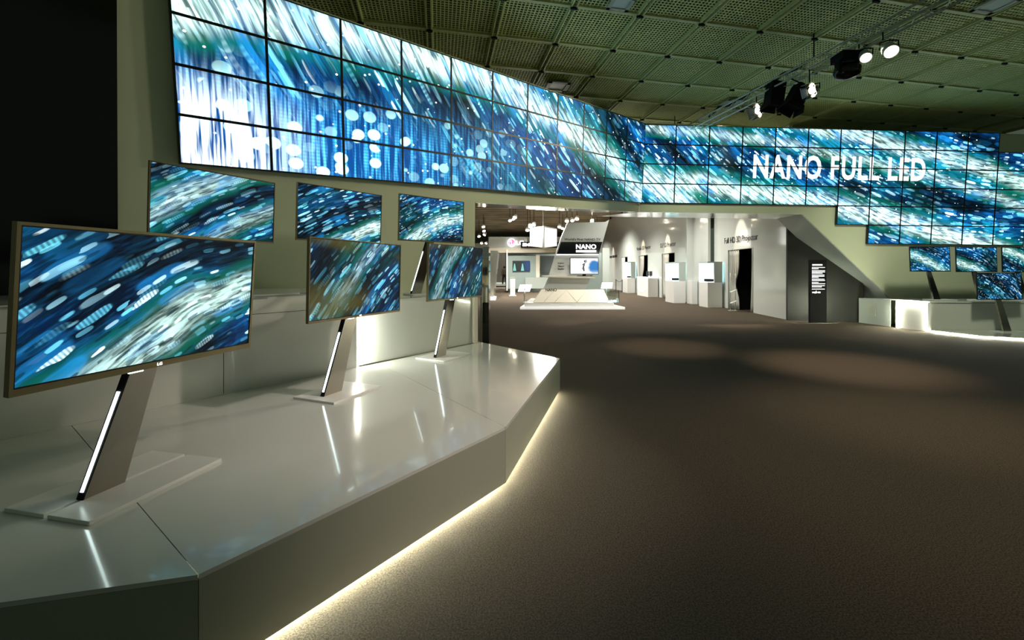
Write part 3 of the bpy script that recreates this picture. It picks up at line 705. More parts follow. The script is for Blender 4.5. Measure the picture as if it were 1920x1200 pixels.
for k, (yy, nm) in enumerate(((29.0, 'right-hand'), (29.7, 'left-hand'))):
    m_ = thing('monitor', 'small dark monitor standing at the %s end of the counter' % nm, 'monitor', (9.1, yy, 1.29), 'monitors on the counter')
    MB().lohi((9.05, yy - .25, 1.38), (9.09, yy + .25, 1.68)).build('screen', M['blackg'], m_); MB().lohi((9.06, yy - .03, 1.3), (9.09, yy + .03, 1.4)).build('neck', M['black'], m_); MB().lohi((8.98, yy - .1, 1.29), (9.16, yy + .1, 1.3)).build('foot', M['black'], m_)
rk = thing('brochure_rack', 'thin wire brochure rack standing beside the nearest doorway', 'rack', (9.62, 18.95, 0))
Yr = 18.9; xr0, xr1 = 9.30, 9.52
for xx in (xr0, xr1): MB().tube([(xx, Yr, .03), (xx, Yr, 1.62)], .012, 6).build('post', M['alu'], rk)
zz_ = [(xr0 if k % 2 else xr1, Yr, .06 + k * .11) for k in range(14)]
MB().tube(zz_, .006, 5).build('zigzag_wire', M['alu'], rk)
MB().lohi((xr0 - .05, Yr - .12, 0), (xr1 + .05, Yr + .12, .02)).build('foot', M['alu'], rk)
for zz in (.33, .80):
    MB().prism([(xr0 - .05, Yr - .05, zz), (xr1 - .02, Yr - .05, zz + .10), (xr1 - .02, Yr - .2, zz + .10), (xr0 - .05, Yr - .2, zz)], (0, 0, .015)).build('tray', M['white'], rk)
rb_ = thing('rope_barrier', 'dark rope barrier of two posts before the farthest doorway', 'barrier', (8.7, 36, 0))
for yy in (35.8, 38): MB().tube([(8.9, yy, .02), (8.9, yy, 1.0)], .03, 8).build('post', M['black'], rb_); MB().lathe((8.9, yy, 0), (0, 0, 1), [(0, .16), (.02, .16), (.03, .03)], 12).build('foot', M['black'], rb_)
MB().tube([(8.9, 35.8 + 2.2 * k / 8, .95 - .15 * math.sin(math.pi * k / 8)) for k in range(9)], .02, 6).build('rope', M['cloth'], rb_)

# ------------------------------------------------------------------ NANO booth in the middle of the hall
nb = thing('exhibition_stand', 'white island stand with a tall leaning panel and black NANO band, mid hall', 'stand', (2.6, 20.5, 0))
Y0 = 19.6
def PP(pts, Y): return [at(x, y, Y) for x, y in pts]
base = [at(975, 580, Y0), at(1172, 580, Y0), V((4.6, 23.4, 0)), V((.9, 23.4, 0))]
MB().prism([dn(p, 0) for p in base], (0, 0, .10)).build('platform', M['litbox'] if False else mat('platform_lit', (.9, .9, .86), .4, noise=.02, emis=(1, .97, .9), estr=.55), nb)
MB().prism([V((.55, 19.8, .1)), V((4.55, 19.8, .1)), V((4.3, 23.2, .1)), V((1, 23.2, .1))], (0, 0, .17)).build('upper_step', M['white'], nb)
def slab(name, pts, ext, m, par=nb): return MB().prism(pts, ext).build(name, m, par)
sl = [at(1000, 567, 19.95), at(1143, 567, 19.95), at(1132, 543, 20.6), at(1015, 543, 20.6)]
slab('sloped_front', sl, (0, .25, 0), M['cream'])
fc = MB()
for p, q in (((1040, 566, 19.95), (1062, 544, 20.58)), ((1082, 566, 19.95), (1062, 544, 20.58)), ((1082, 566, 19.95), (1100, 544, 20.58)), ((1020, 566, 19.95), (1040, 544, 20.58))):
    fc.tube([at(*p) - V((0, .004, 0)), at(*q) - V((0, .004, 0))], .006, 4)
fc.build('facet_seam', M['greyp'], nb)
slab('table_trunk', [at(1020, 545, 20.9), at(1097, 545, 20.9), at(1108, 521, 20.9), at(1032, 519, 20.9)], (0, .9, 0), mat('trunk_grey', (.55, .57, .54), .3, noise=.03))
slab('table_top', [at(1019, 520, 20.7), at(1116, 522, 20.7), at(1116, 519.5, 20.7), at(1019, 517.5, 20.7)], (0, 1.2, 0), M['cream'])
slab('leaning_panel', [at(1029, 518, 21.6), at(1112, 518, 21.6), at(1142, 412, 21.6), at(1135, 416, 21.6), at(1064, 418, 21.6), at(1052, 446, 21.6)], (0, .35, 0), mat('panel_satin', (.60, .63, .61), .25, noise=.03))
slab('black_band', [at(1044.5, 476.5, 21.58), at(1123, 476.5, 21.58), at(1129.5, 453.5, 21.58), at(1052, 453.5, 21.58)], (0, .02, 0), M['blackg'])
slab('white_line', [at(1043, 478, 21.57), at(1122, 478, 21.57), at(1122.5, 476.5, 21.57), at(1043.6, 476.5, 21.57)], (0, .02, 0), M['wtext'])
X3, Z3 = V((1, 0, 0)), V((0, 0, 1))
def fit_text(name, body, x0, x1, yb, yt, Y, m, par, bold=.02):
    o = text(name, body, (0, 0, 0), X3, Z3, 1, m, None, 1, bold, .004)
    vs = [v.co.copy() for v in o.data.vertices]; a0_, a1_ = min(v.x for v in vs), max(v.x for v in vs); b0_, b1_ = min(v.z for v in vs), max(v.z for v in vs)
    A, B = at(x0, yb, Y), at(x1, yt, Y); off = V((0, 0, 0)); q = par
    while q is not None: off += q.location; q = q.parent
    for v in o.data.vertices:
        v.co = V((A.x + (v.co.x - a0_) / (a1_ - a0_) * (B.x - A.x), Y + v.co.y, A.z + (v.co.z - b0_) / (b1_ - b0_) * (B.z - A.z))) - off
    if par: o.parent = par
    return o
fit_text('nano_lettering', 'NANO', 1080, 1118, 467, 458, 21.56, M['wtext'], nb, .03)
slab('white_bar', [at(1080, 473, 21.57), at(1118, 473, 21.57), at(1118, 469, 21.57), at(1080, 469, 21.57)], (0, .01, 0), M['wtext'])
fit_text('slogan_lettering', "World's First NANO TV", 1058, 1126, 451, 446.5, 21.58, M['text'], nb)
for k, wd in enumerate(('Brighter', 'Clearer', 'Smoother')):
    fit_text('small_lettering', wd, 1046, 1058, 495.5 + k * 5.2, 492 + k * 5.2, 21.58, M['text'], nb, .01)
fit_text('nano_sign', 'NANO', 1023, 1044, 546, 541, 20.5, M['text'], nb, .03)
slab('sign_bar', [at(1023, 549, 20.5), at(1045, 549, 20.5), at(1045, 547.5, 20.5), at(1023, 547.5, 20.5)], (0, .02, 0), M['text'])
# television on the table of the stand
def surf():
    t = NT('surfer_picture'); p = t.p; uv = t.n('ShaderNodeTexCoord').outputs['UV']; s = t.n('ShaderNodeSeparateXYZ', (uv,))
    nz = t.n('ShaderNodeTexNoise', {'Vector': uv, 'Scale': 3.0, 'Detail': 4.0}).outputs[0]
    x = t.math('SUBTRACT', s.outputs[0], .88); y = t.math('SUBTRACT', s.outputs[1], .45)
    r = t.math('ADD', t.math('SQRT', t.math('ADD', t.math('MULTIPLY', x, x), t.math('MULTIPLY', t.math('MULTIPLY', y, y), .35))), t.math('MULTIPLY', nz, .16))
    c = t.mix(t.step(r, .26, .36, 1, 0), (.95, .97, 1), (.02, .20, .55))
    c = t.mix(t.math('MULTIPLY', t.step(s.outputs[1], .3, 0), .5), c, (.7, .85, .95))
    t.t.links.new(c, p.inputs['Emission Color']); p.inputs['Emission Strength'].default_value = 1.1; p.inputs['Base Color'].default_value = (.01, .01, .01, 1)
    return t.m
def flat_tv(label, x0, x1, y0, y1, Y, m, zfoot=None, figure=False):
    A, B = at(x0, y1, Y), at(x1, y0, Y)
    t = thing('television', label, 'television', ((A.x + B.x) / 2, Y, zfoot if zfoot is not None else A.z))
    MB().lohi((A.x, Y, A.z), (B.x, Y + .05, B.z)).build('frame', M['bezel'], t)
    g = .03
    pts = [V((A.x + g, Y - .003, A.z + g)), V((B.x - g, Y - .003, A.z + g)), V((B.x - g, Y - .003, B.z - g)), V((A.x + g, Y - .003, B.z - g))]
    MB().quad(*pts, uvs=[(0, 0), (1, 0), (1, 1), (0, 1)]).build('screen', m, t, fix=False)
    if zfoot is not None:
        MB().lohi(((A.x + B.x) / 2 - .08, Y, zfoot + .03), ((A.x + B.x) / 2 + .08, Y + .04, A.z)).build('neck', M['black'], t)
        MB().lohi(((A.x + B.x) / 2 - .35, Y - .15, zfoot), ((A.x + B.x) / 2 + .35, Y + .15, zfoot + .03)).build('foot', M['black'], t)
    if figure:
        f = MB(); cx = A.x + (B.x - A.x) * .49; zz = lambda k: A.z + (B.z - A.z) * k; YY = Y - .006
        f.tube([(cx + .02, YY, zz(.62)), (cx - .03, YY, zz(.45)), (cx, YY, zz(.2))], .035, 5); f.tube([(cx + .02, YY, zz(.66)), (cx - .08, YY, zz(.55))], .02, 5)
        f.tube([(cx + .02, YY, zz(.66)), (cx + .12, YY, zz(.74)), (cx + .09, YY, zz(.88))], .018, 5); f.tube([(cx - .03, YY, zz(.45)), (cx - .1, YY, zz(.35)), (cx + .0, YY, zz(.30))], .02, 5)
        f.lathe((cx + .04, YY, zz(.72)), (0, 0, 1), [(0, .01), (.03, .04), (.07, .04), (.1, .01)], 8)
        f.build('surfer_image', M['text'], t)
    return t
flat_tv('bright television showing a surfer and blue wave, on the NANO stand table', 1068.5, 1122.5, 483, 514.5, 21.2, surf(), zfoot=at(0, 517.8, 21.2).z, figure=True)
def demo():
    t = NT('dark_demo_picture'); p = t.p; uv = t.n('ShaderNodeTexCoord').outputs['UV']; s = t.n('ShaderNodeSeparateXYZ', (uv,))
    c = None
    base = t.mix(t.step(s.outputs[0], .4, 1.0), (.004, .02, .02), (.01, .06, .22))
    for cx in (.1, .58):
        q = t.math('ABSOLUTE', t.math('SUBTRACT', s.outputs[0], cx)); lim = t.math('MULTIPLY', t.math('SUBTRACT', 1.0, s.outputs[1]), .10)
        base = t.mix(t.math('MULTIPLY', t.math('LESS_THAN', q, lim), t.math('LESS_THAN', s.outputs[1], .75)), base, (.25, .7, .6))
    t.t.links.new(base, p.inputs['Emission Color']); p.inputs['Emission Strength'].default_value = 1; p.inputs['Base Color'].default_value = (.01, .01, .01, 1)
    return t.m
# side lecterns and glass case on the stand
def lectern(label, x0, x1, yt, yb, Y, px, py, zb, shear=0):
    t = thing('lectern', label, 'lectern', (at(px, 0, Y).x, Y, zb), 'slanted info lecterns beside the NANO stand')
    A, B = at(x0, yb, Y), at(x1 - shear, yb, Y); C, D_ = at(x1, yt, Y + .35), at(x0 + shear, yt, Y + .35)
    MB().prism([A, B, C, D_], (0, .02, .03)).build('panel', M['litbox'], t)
    xm = at(px, 0, Y).x
    MB().tube([(xm, Y + .1, zb), (xm, Y + .1, (A.z + C.z) / 2)], .03, 8).build('pole', M['alu'], t)
    MB().lathe((xm, Y + .1, zb), (0, 0, 1), [(0, .14), (.02, .14), (.03, .03)], 14).build('foot', M['white'], t)
lectern('slanted white lectern at the left corner of the NANO stand', 971, 997, 535, 547, 20.0, 984, 567, .27, 4)
lectern('slanted grey lectern at the right of the NANO stand', 1127, 1149, 531, 541, 20.8, 1138, 561, .27, 2)
gc = thing('glass_case', 'clear glass case with small pale items at the right corner of the NANO stand', 'case', (at(1149, 0, 20.2).x, 20.4, .1))
ga, gb = at(1141, 573, 20.2), at(1160, 545, 20.2)
for p0_, p1_ in (((ga.x, 20.1, .27), (gb.x, 20.12, gb.z)), ((ga.x, 20.7, .27), (gb.x, 20.72, gb.z)), ((gb.x - .02, 20.12, .27), (gb.x, 20.7, gb.z))): MB().lohi(p0_, p1_).build('pane', M['glass'], gc)
for k in range(3): tag(MB().lohi((ga.x + .03 + .13 * k, 20.25, .27), (ga.x + .12 + .13 * k, 20.5, .33 + .02 * k)).build('exhibit_box', M['cyan']), ('left', 'middle', 'right')[k] + ' one of three tiny pale boxes inside the glass case', 'box', 'boxes in the glass case')

# ------------------------------------------------------------------ booths at the back of the hall
YB = 36.0
bo = thing('back_booth', 'grey-green booth at the back with cream fascia and illuminated sign band', 'booth', (1.5, YB, 0))
def bp(name, x0, x1, y0, y1, Y, m, dep=.3, par=bo): A, B = at(x0, y1, Y), at(x1, y0, Y); return MB().lohi((A.x, Y, max(A.z, 0)), (B.x, Y + dep, B.z)).build(name, m, par)
teal = mat('grey_green_panel', (.34, .42, .40), .35, noise=.03)
bp('back_panel', 948, 1143, 474, 548, YB + .8, teal)
bp('side_wing', 949.5, 952, 468, 545, YB - 1.2, M['white'], .6)
bp('left_panel', 949.5, 1006, 479, 541.5, YB - .4, teal, .2)
bp('divider', 1005, 1012, 478, 541, YB - .5, M['cream'], .3)
bp('dark_window', 1013, 1052, 480, 512, YB + .6, mat('dark_glass', (.10, .12, .12), .15, noise=.05), .1)
bp('counter', 985, 1040, 520, 541, YB - .9, M['greyp'], .3)
bp('fascia', 916, 1044, 464.5, 474, YB - .6, M['cream'], .6)
bp('fascia_line', 949, 1044, 474, 475.5, YB - .62, M['text'], .1)
bp('sign_band', 916, 1052, 444, 464.5, YB - .3, M['wallg'], .5)
bp('right_pier', 1130, 1142.5, 465, 540, YB - 4, M['greyp'], .5)
cc = at(959, 455, YB - .45)
MB().lathe(cc, (0, -1, 0), [(0, .34), (.05, .34), (.06, .32)], 28).build('round_logo', M['wtext'], bo)
lgm = MB().lathe(cc + V((0, -.06, 0)), (0, -1, 0), [(0, .27), (.012, .27)], 28).build('logo_disc', M['logo'], bo)
fc_ = MB().tube([cc + V((0, -.08, .14)), cc + V((0, -.08, -.14)), cc + V((.1, -.08, -.14))], .018, 5)
fc_.tube([cc + V((.20 * math.cos(a_), -.08, .20 * math.sin(a_))) for a_ in [math.pi / 2 + k * math.pi * 1.5 / 14 for k in range(15)]], .016, 5)
fc_.lathe(cc + V((-.09, -.07, .08)), (0, -1, 0), [(0, .03), (.015, .03)], 8); fc_.build('logo_mark', M['wtext'], bo)
fit_text('sign_lettering', 'LG', 968, 982, 459.5, 451, YB - .42, M['wtext'], bo, .03)
bp('black_sign', 976.5, 1050, 453.5, 464.5, YB - .75, M['black'], .3)
fit_text('smart_lettering', 'SM', 979.5, 993, 462, 455.5, YB - .77, M['wtext'], bo, .05)
flat_tv('small dark television on the grey-green booth wall, under the sign band', 961, 993.5, 489, 508.5, YB - .5, demo())
lb = thing('light_cube', 'large white glowing cube with grey corner edge hanging before the back booth', 'light box', at(1019, 463, 31))
Yc = 31.0
cA, cM, cB = at(994, 428, Yc + .9), at(1019, 425, Yc), at(1044, 429, Yc + .9)
cl, cmn, cr = at(994, 461, Yc + .9), at(1019, 464, Yc), at(1044, 461, Yc + .9)
for nm, a, b, c, d in (('lit_face', cl, cmn, cM, cA), ('lit_face', cmn, cr, cB, cM)):
    MB().add([a, b, c, d, a + V((0, .05, 0)), b + V((0, .05, 0)), c + V((0, .05, 0)), d + V((0, .05, 0))], [(0, 1, 2, 3), (7, 6, 5, 4), (0, 4, 5, 1), (1, 5, 6, 2), (2, 6, 7, 3), (3, 7, 4, 0)]).build(nm, M['litbox'], lb)
MB().tube([cM + V((0, -.03, .05)), cmn + V((0, -.03, -.05))], .085, 6).build('corner_edge', M['greyp'], lb)
for tri in ((cl, cmn, cr), (cA, cM, cB)): MB().tube(tri, .05, 5).build('rim', M['greyp'], lb)
for x_ in (cM.x,): MB().tube([(x_, Yc + .45, cM.z), (x_, Yc + .45, CZ - .02)], .015, 5).build('suspension_rod', M['alu'], lb)
MB().prism([cl + V((0, .06, 0)), cmn + V((0, .06, 0)), cr + V((0, .06, 0)), V((cmn.x, Yc + 1.8, cl.z))], (0, 0, 1.2)).build('core', M['greyp'], lb)
def kiosk(label, x0, x1, y0, y1, screen_=False, grp='slim white kiosks in the hall'):
    Y = H * F / (y1 - HY); A, B = at(x0, y1, Y), at(x1, y0, Y)
    t = thing('kiosk', label, 'kiosk', ((A.x + B.x) / 2, Y, 0), grp); wd = B.x - A.x
    MB().lohi((A.x, Y, .04), (B.x, Y + .25, B.z)).build('column', M['white'], t, bevel=.01)
    MB().lohi((A.x - wd * .22, Y - .15, 0), (B.x + wd * .22, Y + .45, .04)).build('foot', M['white'], t)
    MB().lohi((A.x - .02, Y - .03, B.z), (B.x + .02, Y + .28, B.z + .05)).build('cap', M['greyp'], t)
    if screen_:
        for zz in (.72, .62): MB().lathe((A.x + wd * .4, Y, B.z * zz), (0, -1, 0), [(0, .07), (.01, .07)], 10).build('round_mark', M['text'], t)
        MB().lohi((A.x, Y - .012, B.z - .28), (B.x, Y, B.z - .18)).build('dark_strip', M['text'], t)
kiosk('slim white kiosk with wide foot, left of the NANO stand', 956.5, 966, 521, 555)
kiosk('white kiosk with dark round marks, behind the slanted lectern', 972.5, 987, 518, 545, True)
ap = thing('angled_partition', 'pale leaning partition panel beside the end of the left wall', 'partition', at(920, 555, 26))
MB().prism([at(917, 556, 27), at(925, 556, 27), at(934, 470, 27), at(917, 470, 27)], (0, 3, 0)).build('panel', M['wallg'], ap)
MB().prism([at(908, 563, 25.7), at(929, 563, 25.7), at(929, 559, 26), at(908, 556, 26)], (0, 2, 0)).build('foot', M['cream'], ap)
bp('low_platform', 905, 950, 531.5, 536, 47, M['greyp'], 6)

struct('wall_back', MB().lohi((-12, 56, 0), (12, 56.2, 5.2)), M['white'])
# person in the far hall: pale shirt, dark trousers, one hand on the hip
def person():
    Y = 42.0; c = at(946, 534.5, Y); z0 = 0.0; s = 1.02
    z0 = c.z; t = thing('person', 'person in a pale shirt and dark trousers standing far off near the booths', 'person', (c.x, Y, z0))
    j = {'pel': (0, 0, .95), 'sp': (.01, .02, 1.2), 'ch': (.0, .02, 1.40), 'nk': (0, .0, 1.53), 'hd': (-.01, -.01, 1.62), 'tp': (-.01, 0, 1.76),
         'hl': (.10, 0, .90), 'kl': (.13, -.03, .50), 'al': (.14, .03, .09), 'tl': (.16, -.12, .03), 'hr': (-.10, 0, .90), 'kr': (-.15, -.02, .5), 'ar': (-.17, .03, .09), 'tr': (-.19, -.12, .03),
         'sl': (.19, .0, 1.44), 'el': (.27, .03, 1.17), 'wl': (.20, -.10, .98), 'sr': (-.19, 0, 1.44), 'er': (-.25, .03, 1.16), 'wr': (-.27, -.05, .92), 'pl': (.17, -.15, .95), 'pr': (-.27, -.07, .83)}
    r = dict(pel=.15, sp=.13, ch=.155, nk=.06, hd=.095, tp=.07, hl=.10, kl=.065, al=.045, tl=.04, hr=.10, kr=.065, ar=.045, tr=.04, sl=.07, el=.045, wl=.032, sr=.07, er=.045, wr=.032, pl=.04, pr=.04)
    E_ = [('pel', 'sp'), ('sp', 'ch'), ('ch', 'nk'), ('nk', 'hd'), ('hd', 'tp'), ('pel', 'hl'), ('hl', 'kl'), ('kl', 'al'), ('al', 'tl'), ('pel', 'hr'), ('hr', 'kr'), ('kr', 'ar'), ('ar', 'tr'), ('ch', 'sl'), ('sl', 'el'), ('el', 'wl'), ('wl', 'pl'), ('ch', 'sr'), ('sr', 'er'), ('er', 'wr'), ('wr', 'pr')]
    def skin(name, edges, m, k=1.0, root=None, add=0):
        ks = []
        for e in edges:
            for q in e:
                if q not in ks: ks.append(q)
        me = bpy.data.meshes.new(name); me.from_pydata([V(j[q]) * s for q in ks], [(ks.index(a), ks.index(b)) for a, b in edges], [])
        o = bpy.data.objects.new(name, me); COL.objects.link(o); o.parent = t
        md = o.modifiers.new('skin', 'SKIN'); md.use_smooth_shade = True
        for i, q in enumerate(ks):
            sv = me.skin_vertices[0].data[i]; sv.radius = (r[q] * k + add, r[q] * k + add); sv.use_root = (i == 0)
        o.modifiers.new('sub', 'SUBSURF').levels = 1
        me.materials.append(m); return o
    skin('body', E_, M['skin'])
    skin('shirt', [('sp', 'ch'), ('pel', 'sp'), ('ch', 'sl'), ('ch', 'sr'), ('sl', 'el'), ('sr', 'er')], M['shirt'], 1.0, add=.015)
    skin('trousers', [('pel', 'hl'), ('hl', 'kl'), ('kl', 'al'), ('pel', 'hr'), ('hr', 'kr'), ('kr', 'ar')], M['cloth'], 1.0, add=.018)
    MB().lathe(V((c.x - .01, Y + .01, z0 + 1.66)), (0, 0, 1), [(-.08, .06), (-.02, .105), (.06, .11), (.12, .08), (.15, .02)], 12).build('hair', M['cloth'], t)
person()

# ------------------------------------------------------------------ lighting truss with its fixtures
TA, TB = V((7.05, 7.0, 6.1)), V((5.1, 15.8, 6.1)); TD = (TB - TA).normalized(); TS = TD.cross(V((0, 0, 1))).normalized()
ts = thing('lighting_truss', 'long triangular aluminium lighting truss hung under the ceiling, upper right', 'truss', TA)
chord = [V((0, 0, .17)), TS * .145 + V((0, 0, -.08)), TS * -.145 + V((0, 0, -.08))]
for c_ in chord: MB().tube([TA + c_, TB + c_], .022, 8).build('chord', M['alu'], ts)
n_ = int((TB - TA).length / .26)
for (p, q) in ((0, 1), (0, 2), (1, 2)):
    br = MB()
    for k in range(n_):
        a_, b_ = TA + TD * (k * .26), TA + TD * ((k + 1) * .26)
        br.tube([a_ + chord[p if k % 2 else q], b_ + chord[q if k % 2 else p]], .009, 5)
    br.build('bracing', M['alu'], ts)
for k in (2.6, 7.8):
    p = TA + TD * k + V((0, 0, .17)); MB().tube([p, p + V((0, 0, CZ - p.z))], .012, 6).build('hanger', M['black'], ts)
def lampat(px, drop=.45):
    # station along the truss that stands under the given photo column
    best = min(range(0, 880), key=lambda k: abs(960 + F * (TA + TD * k * .01).x / (TA + TD * k * .01).y - px)); return TA + TD * best * .01 + chord[2]
def can(label, px, py, aim, size=.11, lit=True, doors=False, mt='steel', name='par_lamp', energy=0, grp='lit lamps on the truss', spot=.9, length=None):
    p = lampat(px); Y = p.y; head = at(px, py, Y); ax = (V(aim) - head).normalized(); L = length or size * 2.3
    t = thing(name, label, 'stage lamp', p, grp)
    MB().tube([p, V((p.x, p.y, head.z + size * 1.3))], .012, 6).build('hook', M['black'], t)
    sd = ax.cross(V((0, 0, 1))).normalized()
    MB().tube([head + sd * size * 1.15, head + sd * size * 1.15 + V((0, 0, size * 1.1)), head + V((0, 0, size * 1.35)), head - sd * size * 1.15 + V((0, 0, size * 1.1)), head - sd * size * 1.15], .012, 5).build('yoke', M['black'], t)
    MB().lathe(head - ax * L * .5, ax, [(0, size * .45), (L * .15, size * .8), (L * .6, size), (L, size * 1.02), (L, size * .95), (L * .94, size * .9)], 18).build('housing', M[mt], t)
    ln_ = MB().lathe(head + ax * (L * .44), ax, [(0, size * .88), (.006, size * .8)], 18).build('lens', M['lens'] if lit else M['blackg'], t)
    if doors:
        fr = head + ax * L * .52; u = sd; v = ax.cross(sd).normalized()
        for sgn, A_, B_ in ((1, u, v), (-1, u, v), (1, v, u), (-1, v, u)):
            e = fr + A_ * sgn * size
            MB().prism([e + B_ * size, e - B_ * size, e - B_ * size * 1.3 + ax * size * 1.3 + A_ * sgn * size * .7, e + B_ * size * 1.3 + ax * size * 1.3 + A_ * sgn * size * .7], ax.cross(B_) * .004).build('barn_door', M[mt if lit else 'black'], t)
    if energy:
        lamp('beam', 'SPOT', head + ax * (L * .5 + .05), energy, (1, .93, .66), aim, t, spot_size=spot, spot_blend=1.0, shadow_soft_size=.3)
    return t
can('bright barn-door lamp at the left end of the truss', 1428, 205, (0.4, 9.2, 3.4), .11, True, True, 'steel', energy=900, spot=1.5)
can('small lamp with open barn doors beside the black floods', 1528, 168, (-2.8, 6, 2.4), .09, True, True, 'steel', energy=900, spot=1.0)
can('silver lit can lamp right of the moving head', 1622, 104, (4.6, 4.4, 1.0), .10, True, False, 'alu', energy=250, spot=1.2)
can('rightmost silver lit can lamp on the truss', 1667, 92, (5.2, 3.6, 1.0), .12, True, False, 'alu', energy=250, spot=1.2)
def flood(label, px, py, ang, sz):
    p = lampat(px); head = at(px, py, p.y); t = thing('flood_lamp', label, 'stage lamp', p, 'black flood lamps on the truss')
    R = Matrix.Rotation(math.radians(ang), 3, 'Y'); ax = [R @ V(v) for v in ((1, 0, 0), (0, 1, 0), (0, 0, 1))]
    MB().box(head + ax[2] * sz * .2, (sz * .72, .34, sz * 1.0), ax).build('housing', M['black'], t, bevel=.03)
    MB().prism([head + ax[0] * (sz * .36 * i) + ax[1] * (.17 * k) - ax[2] * sz * .3 for i, k in ((-1, -1), (1, -1), (1, 1), (-1, 1))], -ax[2] * .04).build('front_rim', M['black'], t)
    for i in (-1, 1): MB().prism([head + ax[0] * (sz * .36 * i) + ax[1] * q - ax[2] * sz * .3 for q in (-.17, .17)] + [head + ax[0] * (sz * .48 * i) + ax[1] * q - ax[2] * sz * .68 for q in (.19, -.19)], ax[0] * .008).build('barn_door', M['black'], t)
    for q in (-1, 1): MB().prism([head + ax[1] * (.17 * q) + ax[0] * i - ax[2] * sz * .3 for i in (-sz * .36, sz * .36)] + [head + ax[1] * (.24 * q) + ax[0] * i - ax[2] * sz * .66 for i in (sz * .42, -sz * .42)], ax[1] * .008).build('barn_door', M['black'], t)
    MB().tube([head + ax[0] * sz * .42, head + ax[0] * sz * .42 + ax[2] * sz * .6, head + ax[2] * sz * .85, head - ax[0] * sz * .42 + ax[2] * sz * .6, head - ax[0] * sz * .42], .014, 5).build('yoke', M['black'], t)
    MB().tube([p, head + ax[2] * sz * .85], .014, 6).build('hook', M['black'], t)
flood('left black flood lamp hanging upright from the truss', 1452, 181, 8, .46)
flood('right black flood lamp tilted on the truss', 1492, 186, 28, .44)
mh = lampat(1590); hd = at(1588, 133, mh.y)
t = thing('moving_head_lamp', 'black moving-head lamp with a round lens, hung mid truss', 'stage lamp', mh)
MB().box(hd + V((0, 0, .26)), (.42, .36, .16)).build('base_box', M['black'], t, bevel=.02)
for s in (-1, 1): MB().box(hd + V((s * .17, 0, .08)), (.06, .16, .30)).build('arm', M['black'], t, bevel=.02)
ax = V((.75, -.5, -.12)).normalized()
MB().lathe(hd - ax * .22, ax, [(0, .06), (.06, .15), (.22, .17), (.36, .14), (.42, .11), (.44, .09)], 20).build('head', M['blackg'], t)
MB().lathe(hd + ax * .2215, ax, [(0, .07), (.01, .06)], 16).build('lens', M['chrome'], t)
MB().tube([mh, hd + V((0, 0, .3))], .02, 6).build('clamp', M['black'], t)
cb = MB().tube([TA + TD * (3 + k * .25) + TS * (.10 + .05 * math.sin(k * 2.1)) + V((0, 0, .20 + .03 * math.sin(k * 1.3))) for k in range(14)], .035, 6)
tag(cb.build('cable_bundle', M['black']), 'black cable bundle lying along the top of the truss', 'cable')

# ceiling vents
def vent(label, px, py, s=.5):
    dz = CZ - H; Y = dz * F / (HY - py); c = V(((px - 960) / F * Y, Y, CZ - .045))
    t = thing('ceiling_vent', label, 'vent', c, 'square vents in the louvre ceiling')
    f = MB()
    for u, v in ((e2, e1), (e1, e2)):
        for k in (-1, 1): f.box(c + u * (k * s * .42) - V((0, 0, .02)), (s * .16, s, .03), (u, v, V((0, 0, 1))))
    f.build('frame', M['vent'], t)
    MB().box(c - V((0, 0, .008)), (s * .7, s * .7, .02), (e1, e2, V((0, 0, 1)))).build('plate', mat('vent_plate', (.5, .6, .58), .4, noise=.04), t)
vent('pale square ceiling vent above the left video wall', 1045, 158, .62)
vent('pale square vent in the ceiling near the lower end of the truss', 1372, 190, .6)
vent('pale vent in the ceiling close to the video wall corner', 1118, 207, .6)
vent('square vent at the top right corner of the ceiling', 1868, 2, .55)
vent('grille vent at the top middle edge of the ceiling', 1165, 0, .45)

# ------------------------------------------------------------------ far spot lamps in the hall (beams light the booths)
far = [(898, 442, 44), (906, 424, 40), (907, 432, 42), (909, 439, 43), (903, 455, 50), (912, 455, 50), (956, 412, 36), (962, 409, 35), (966, 406, 34), (989, 430, 34), (994, 423, 33), (1001, 420, 33),
       (1049, 424, 36), (1063, 413, 34), (1073, 412, 34), (1082, 409, 33), (1110, 415, 36), (1055, 427, 40)]
ORD += ['fourteenth', 'fifteenth', 'sixteenth', 'seventeenth', 'eighteenth']
for k, (px, py, Y) in enumerate(sorted(far)):
    c = at(px, py, Y); t = thing('hall_spotlight', 'small warm spotlight under the far hall ceiling, %s counted from the left' % ORD[k], 'spotlight', V((c.x, c.y, CZ)), 'spotlights under the far hall ceiling')
    ax = V((random.uniform(-.5, .5), -.5, -.7)).normalized()
    MB().tube([V((c.x, c.y, CZ)), c + V((0, 0, .1))], .02, 5).build('rod', M['black'], t)
    MB().lathe(c - ax * .2, ax, [(0, .08), (.1, .15), (.3, .17)], 10).build('housing', M['white'], t)
    MB().lathe(c + ax * .1, ax, [(0, .15), (.02, .13)], 10).build('lens', M['lens'], t)
warm = (1, .84, .66); cool = (.85, 1, .95)
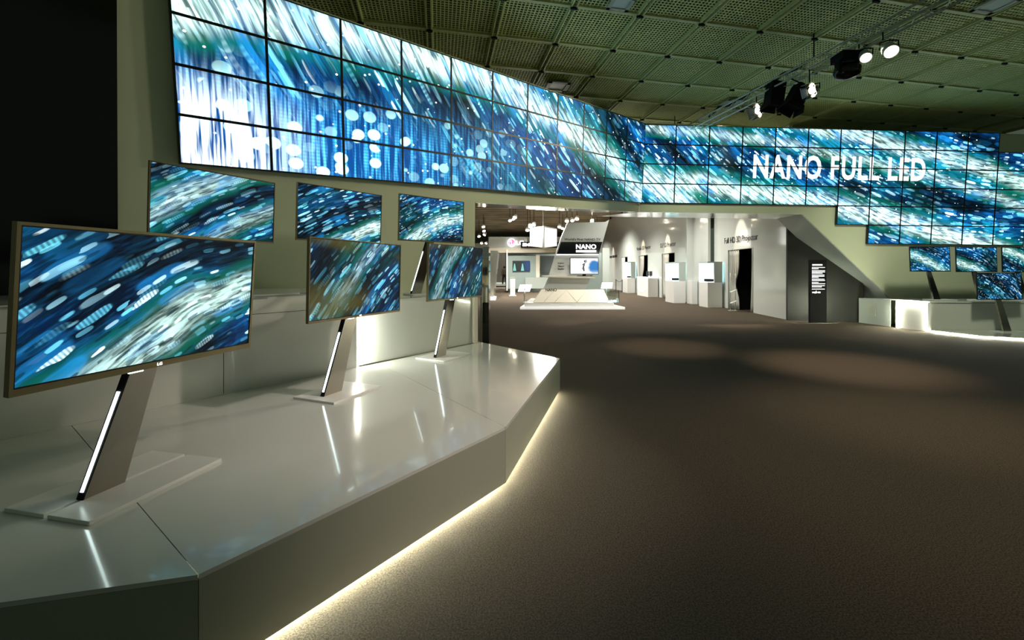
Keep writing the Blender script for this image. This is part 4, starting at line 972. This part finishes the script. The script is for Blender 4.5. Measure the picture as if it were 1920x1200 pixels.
# wall washers of the hall above the doorway names, hall house lights
for k, (px, py, e) in enumerate(((1390, 448, 750), (1252, 458, 1000), (1206, 466, 1000), (1150, 474, 1000), (1180, 474, 800))):
    Y = wallhit(px); x = wx(Y)
    c = V((x - 1.5, Y + .1, 6.0)); t = thing('wall_washer', 'small ceiling washer lighting the wall above the ' + ('Full HD 3D Projector name', 'DLP 3D Projector name', 'Portable LED Projector name', 'illegible farthest wall lettering', 'farthest doorway')[k], 'spotlight', V((c.x, c.y, CZ)), 'wall washers above the doorways')
    MB().tube([V((c.x, c.y, CZ)), c], .015, 5).build('rod', M['black'], t); MB().lathe(c - V((0, 0, .1)), (0, 0, 1), [(0, .07), (.2, .06)], 10).build('housing', M['black'], t)
    lamp('beam', 'SPOT', c - V((0, 0, .15)), e, warm, (x, Y, 2.9), t, spot_size=.42, spot_blend=.5, shadow_soft_size=.05)
for k, (x, Y, e) in enumerate(((3.2, 17.2, 850), (-1, 27, 3000), (5.5, 29, 3500), (0, 31, 3500), (6.5, 36, 4500), (0, 46, 6000), (6, 45, 6000), (6.5, 21, 2200))):
    lamp('hall_lamp_and_fill', 'SPOT', (x, Y, CZ - .25), e, (1, .95, .86), (x, Y, 0), None, spot_size=2.2, spot_blend=.8, shadow_soft_size=.25)
lamp('hall_lamp_and_fill', 'POINT', (2.0, 27.0, 4.6), 500, (1, .97, .9), None, None, shadow_soft_size=.6)  # added fill in mid-air, stands in for the many booth lights
lamp('hall_lamp_and_fill', 'POINT', (4.5, 18.0, 2.4), 60, (1, .98, .93), None, None, shadow_soft_size=.5)  # second added fill point, no lamp body here
# pools of warm light on the carpet from ceiling spots out of the frame
for k, (x, Y, e, s) in enumerate(((6.0, 7.9, 1900, .58), (3.4, 9.9, 1200, .48), (7.0, 14.4, 1700, .48), (2.3, 14.6, 800, .5), (3.4, 3.8, 420, .9), (9.4, 11.2, 600, .45), (4.6, 5.2, 500, .6))):
    lamp('carpet_spot', 'SPOT', (x - .6, Y - 1, CZ - .2), e, (1, .80, .60), (x, Y, 0), None, spot_size=s, spot_blend=1.0, shadow_soft_size=.15)
lamp('wall_fill_spot', 'SPOT', (3.6, 8.6, 5.6), 650, (.97, 1, .74), (6.6, 13.7, 3.2), None, spot_size=1.15, spot_blend=1.0, shadow_soft_size=.3)  # added spot with no fixture, brightens the right wall
lamp('wall_fill_spot', 'SPOT', (9.8, 8.2, 6.0), 900, (.97, 1, .74), (12.5, 13.6, 2.2), None, spot_size=1.25, spot_blend=1.0, shadow_soft_size=.3)  # another added fixtureless spot, for the outer part of the right wall
# warm key from the truss on the plinth
lamp('plinth_spot', 'SPOT', (4.6, 1.5, 6.3), 1500, (1, .82, .72), (-.55, 3.9, .48), None, spot_size=.56, spot_blend=1.0, shadow_soft_size=.12)
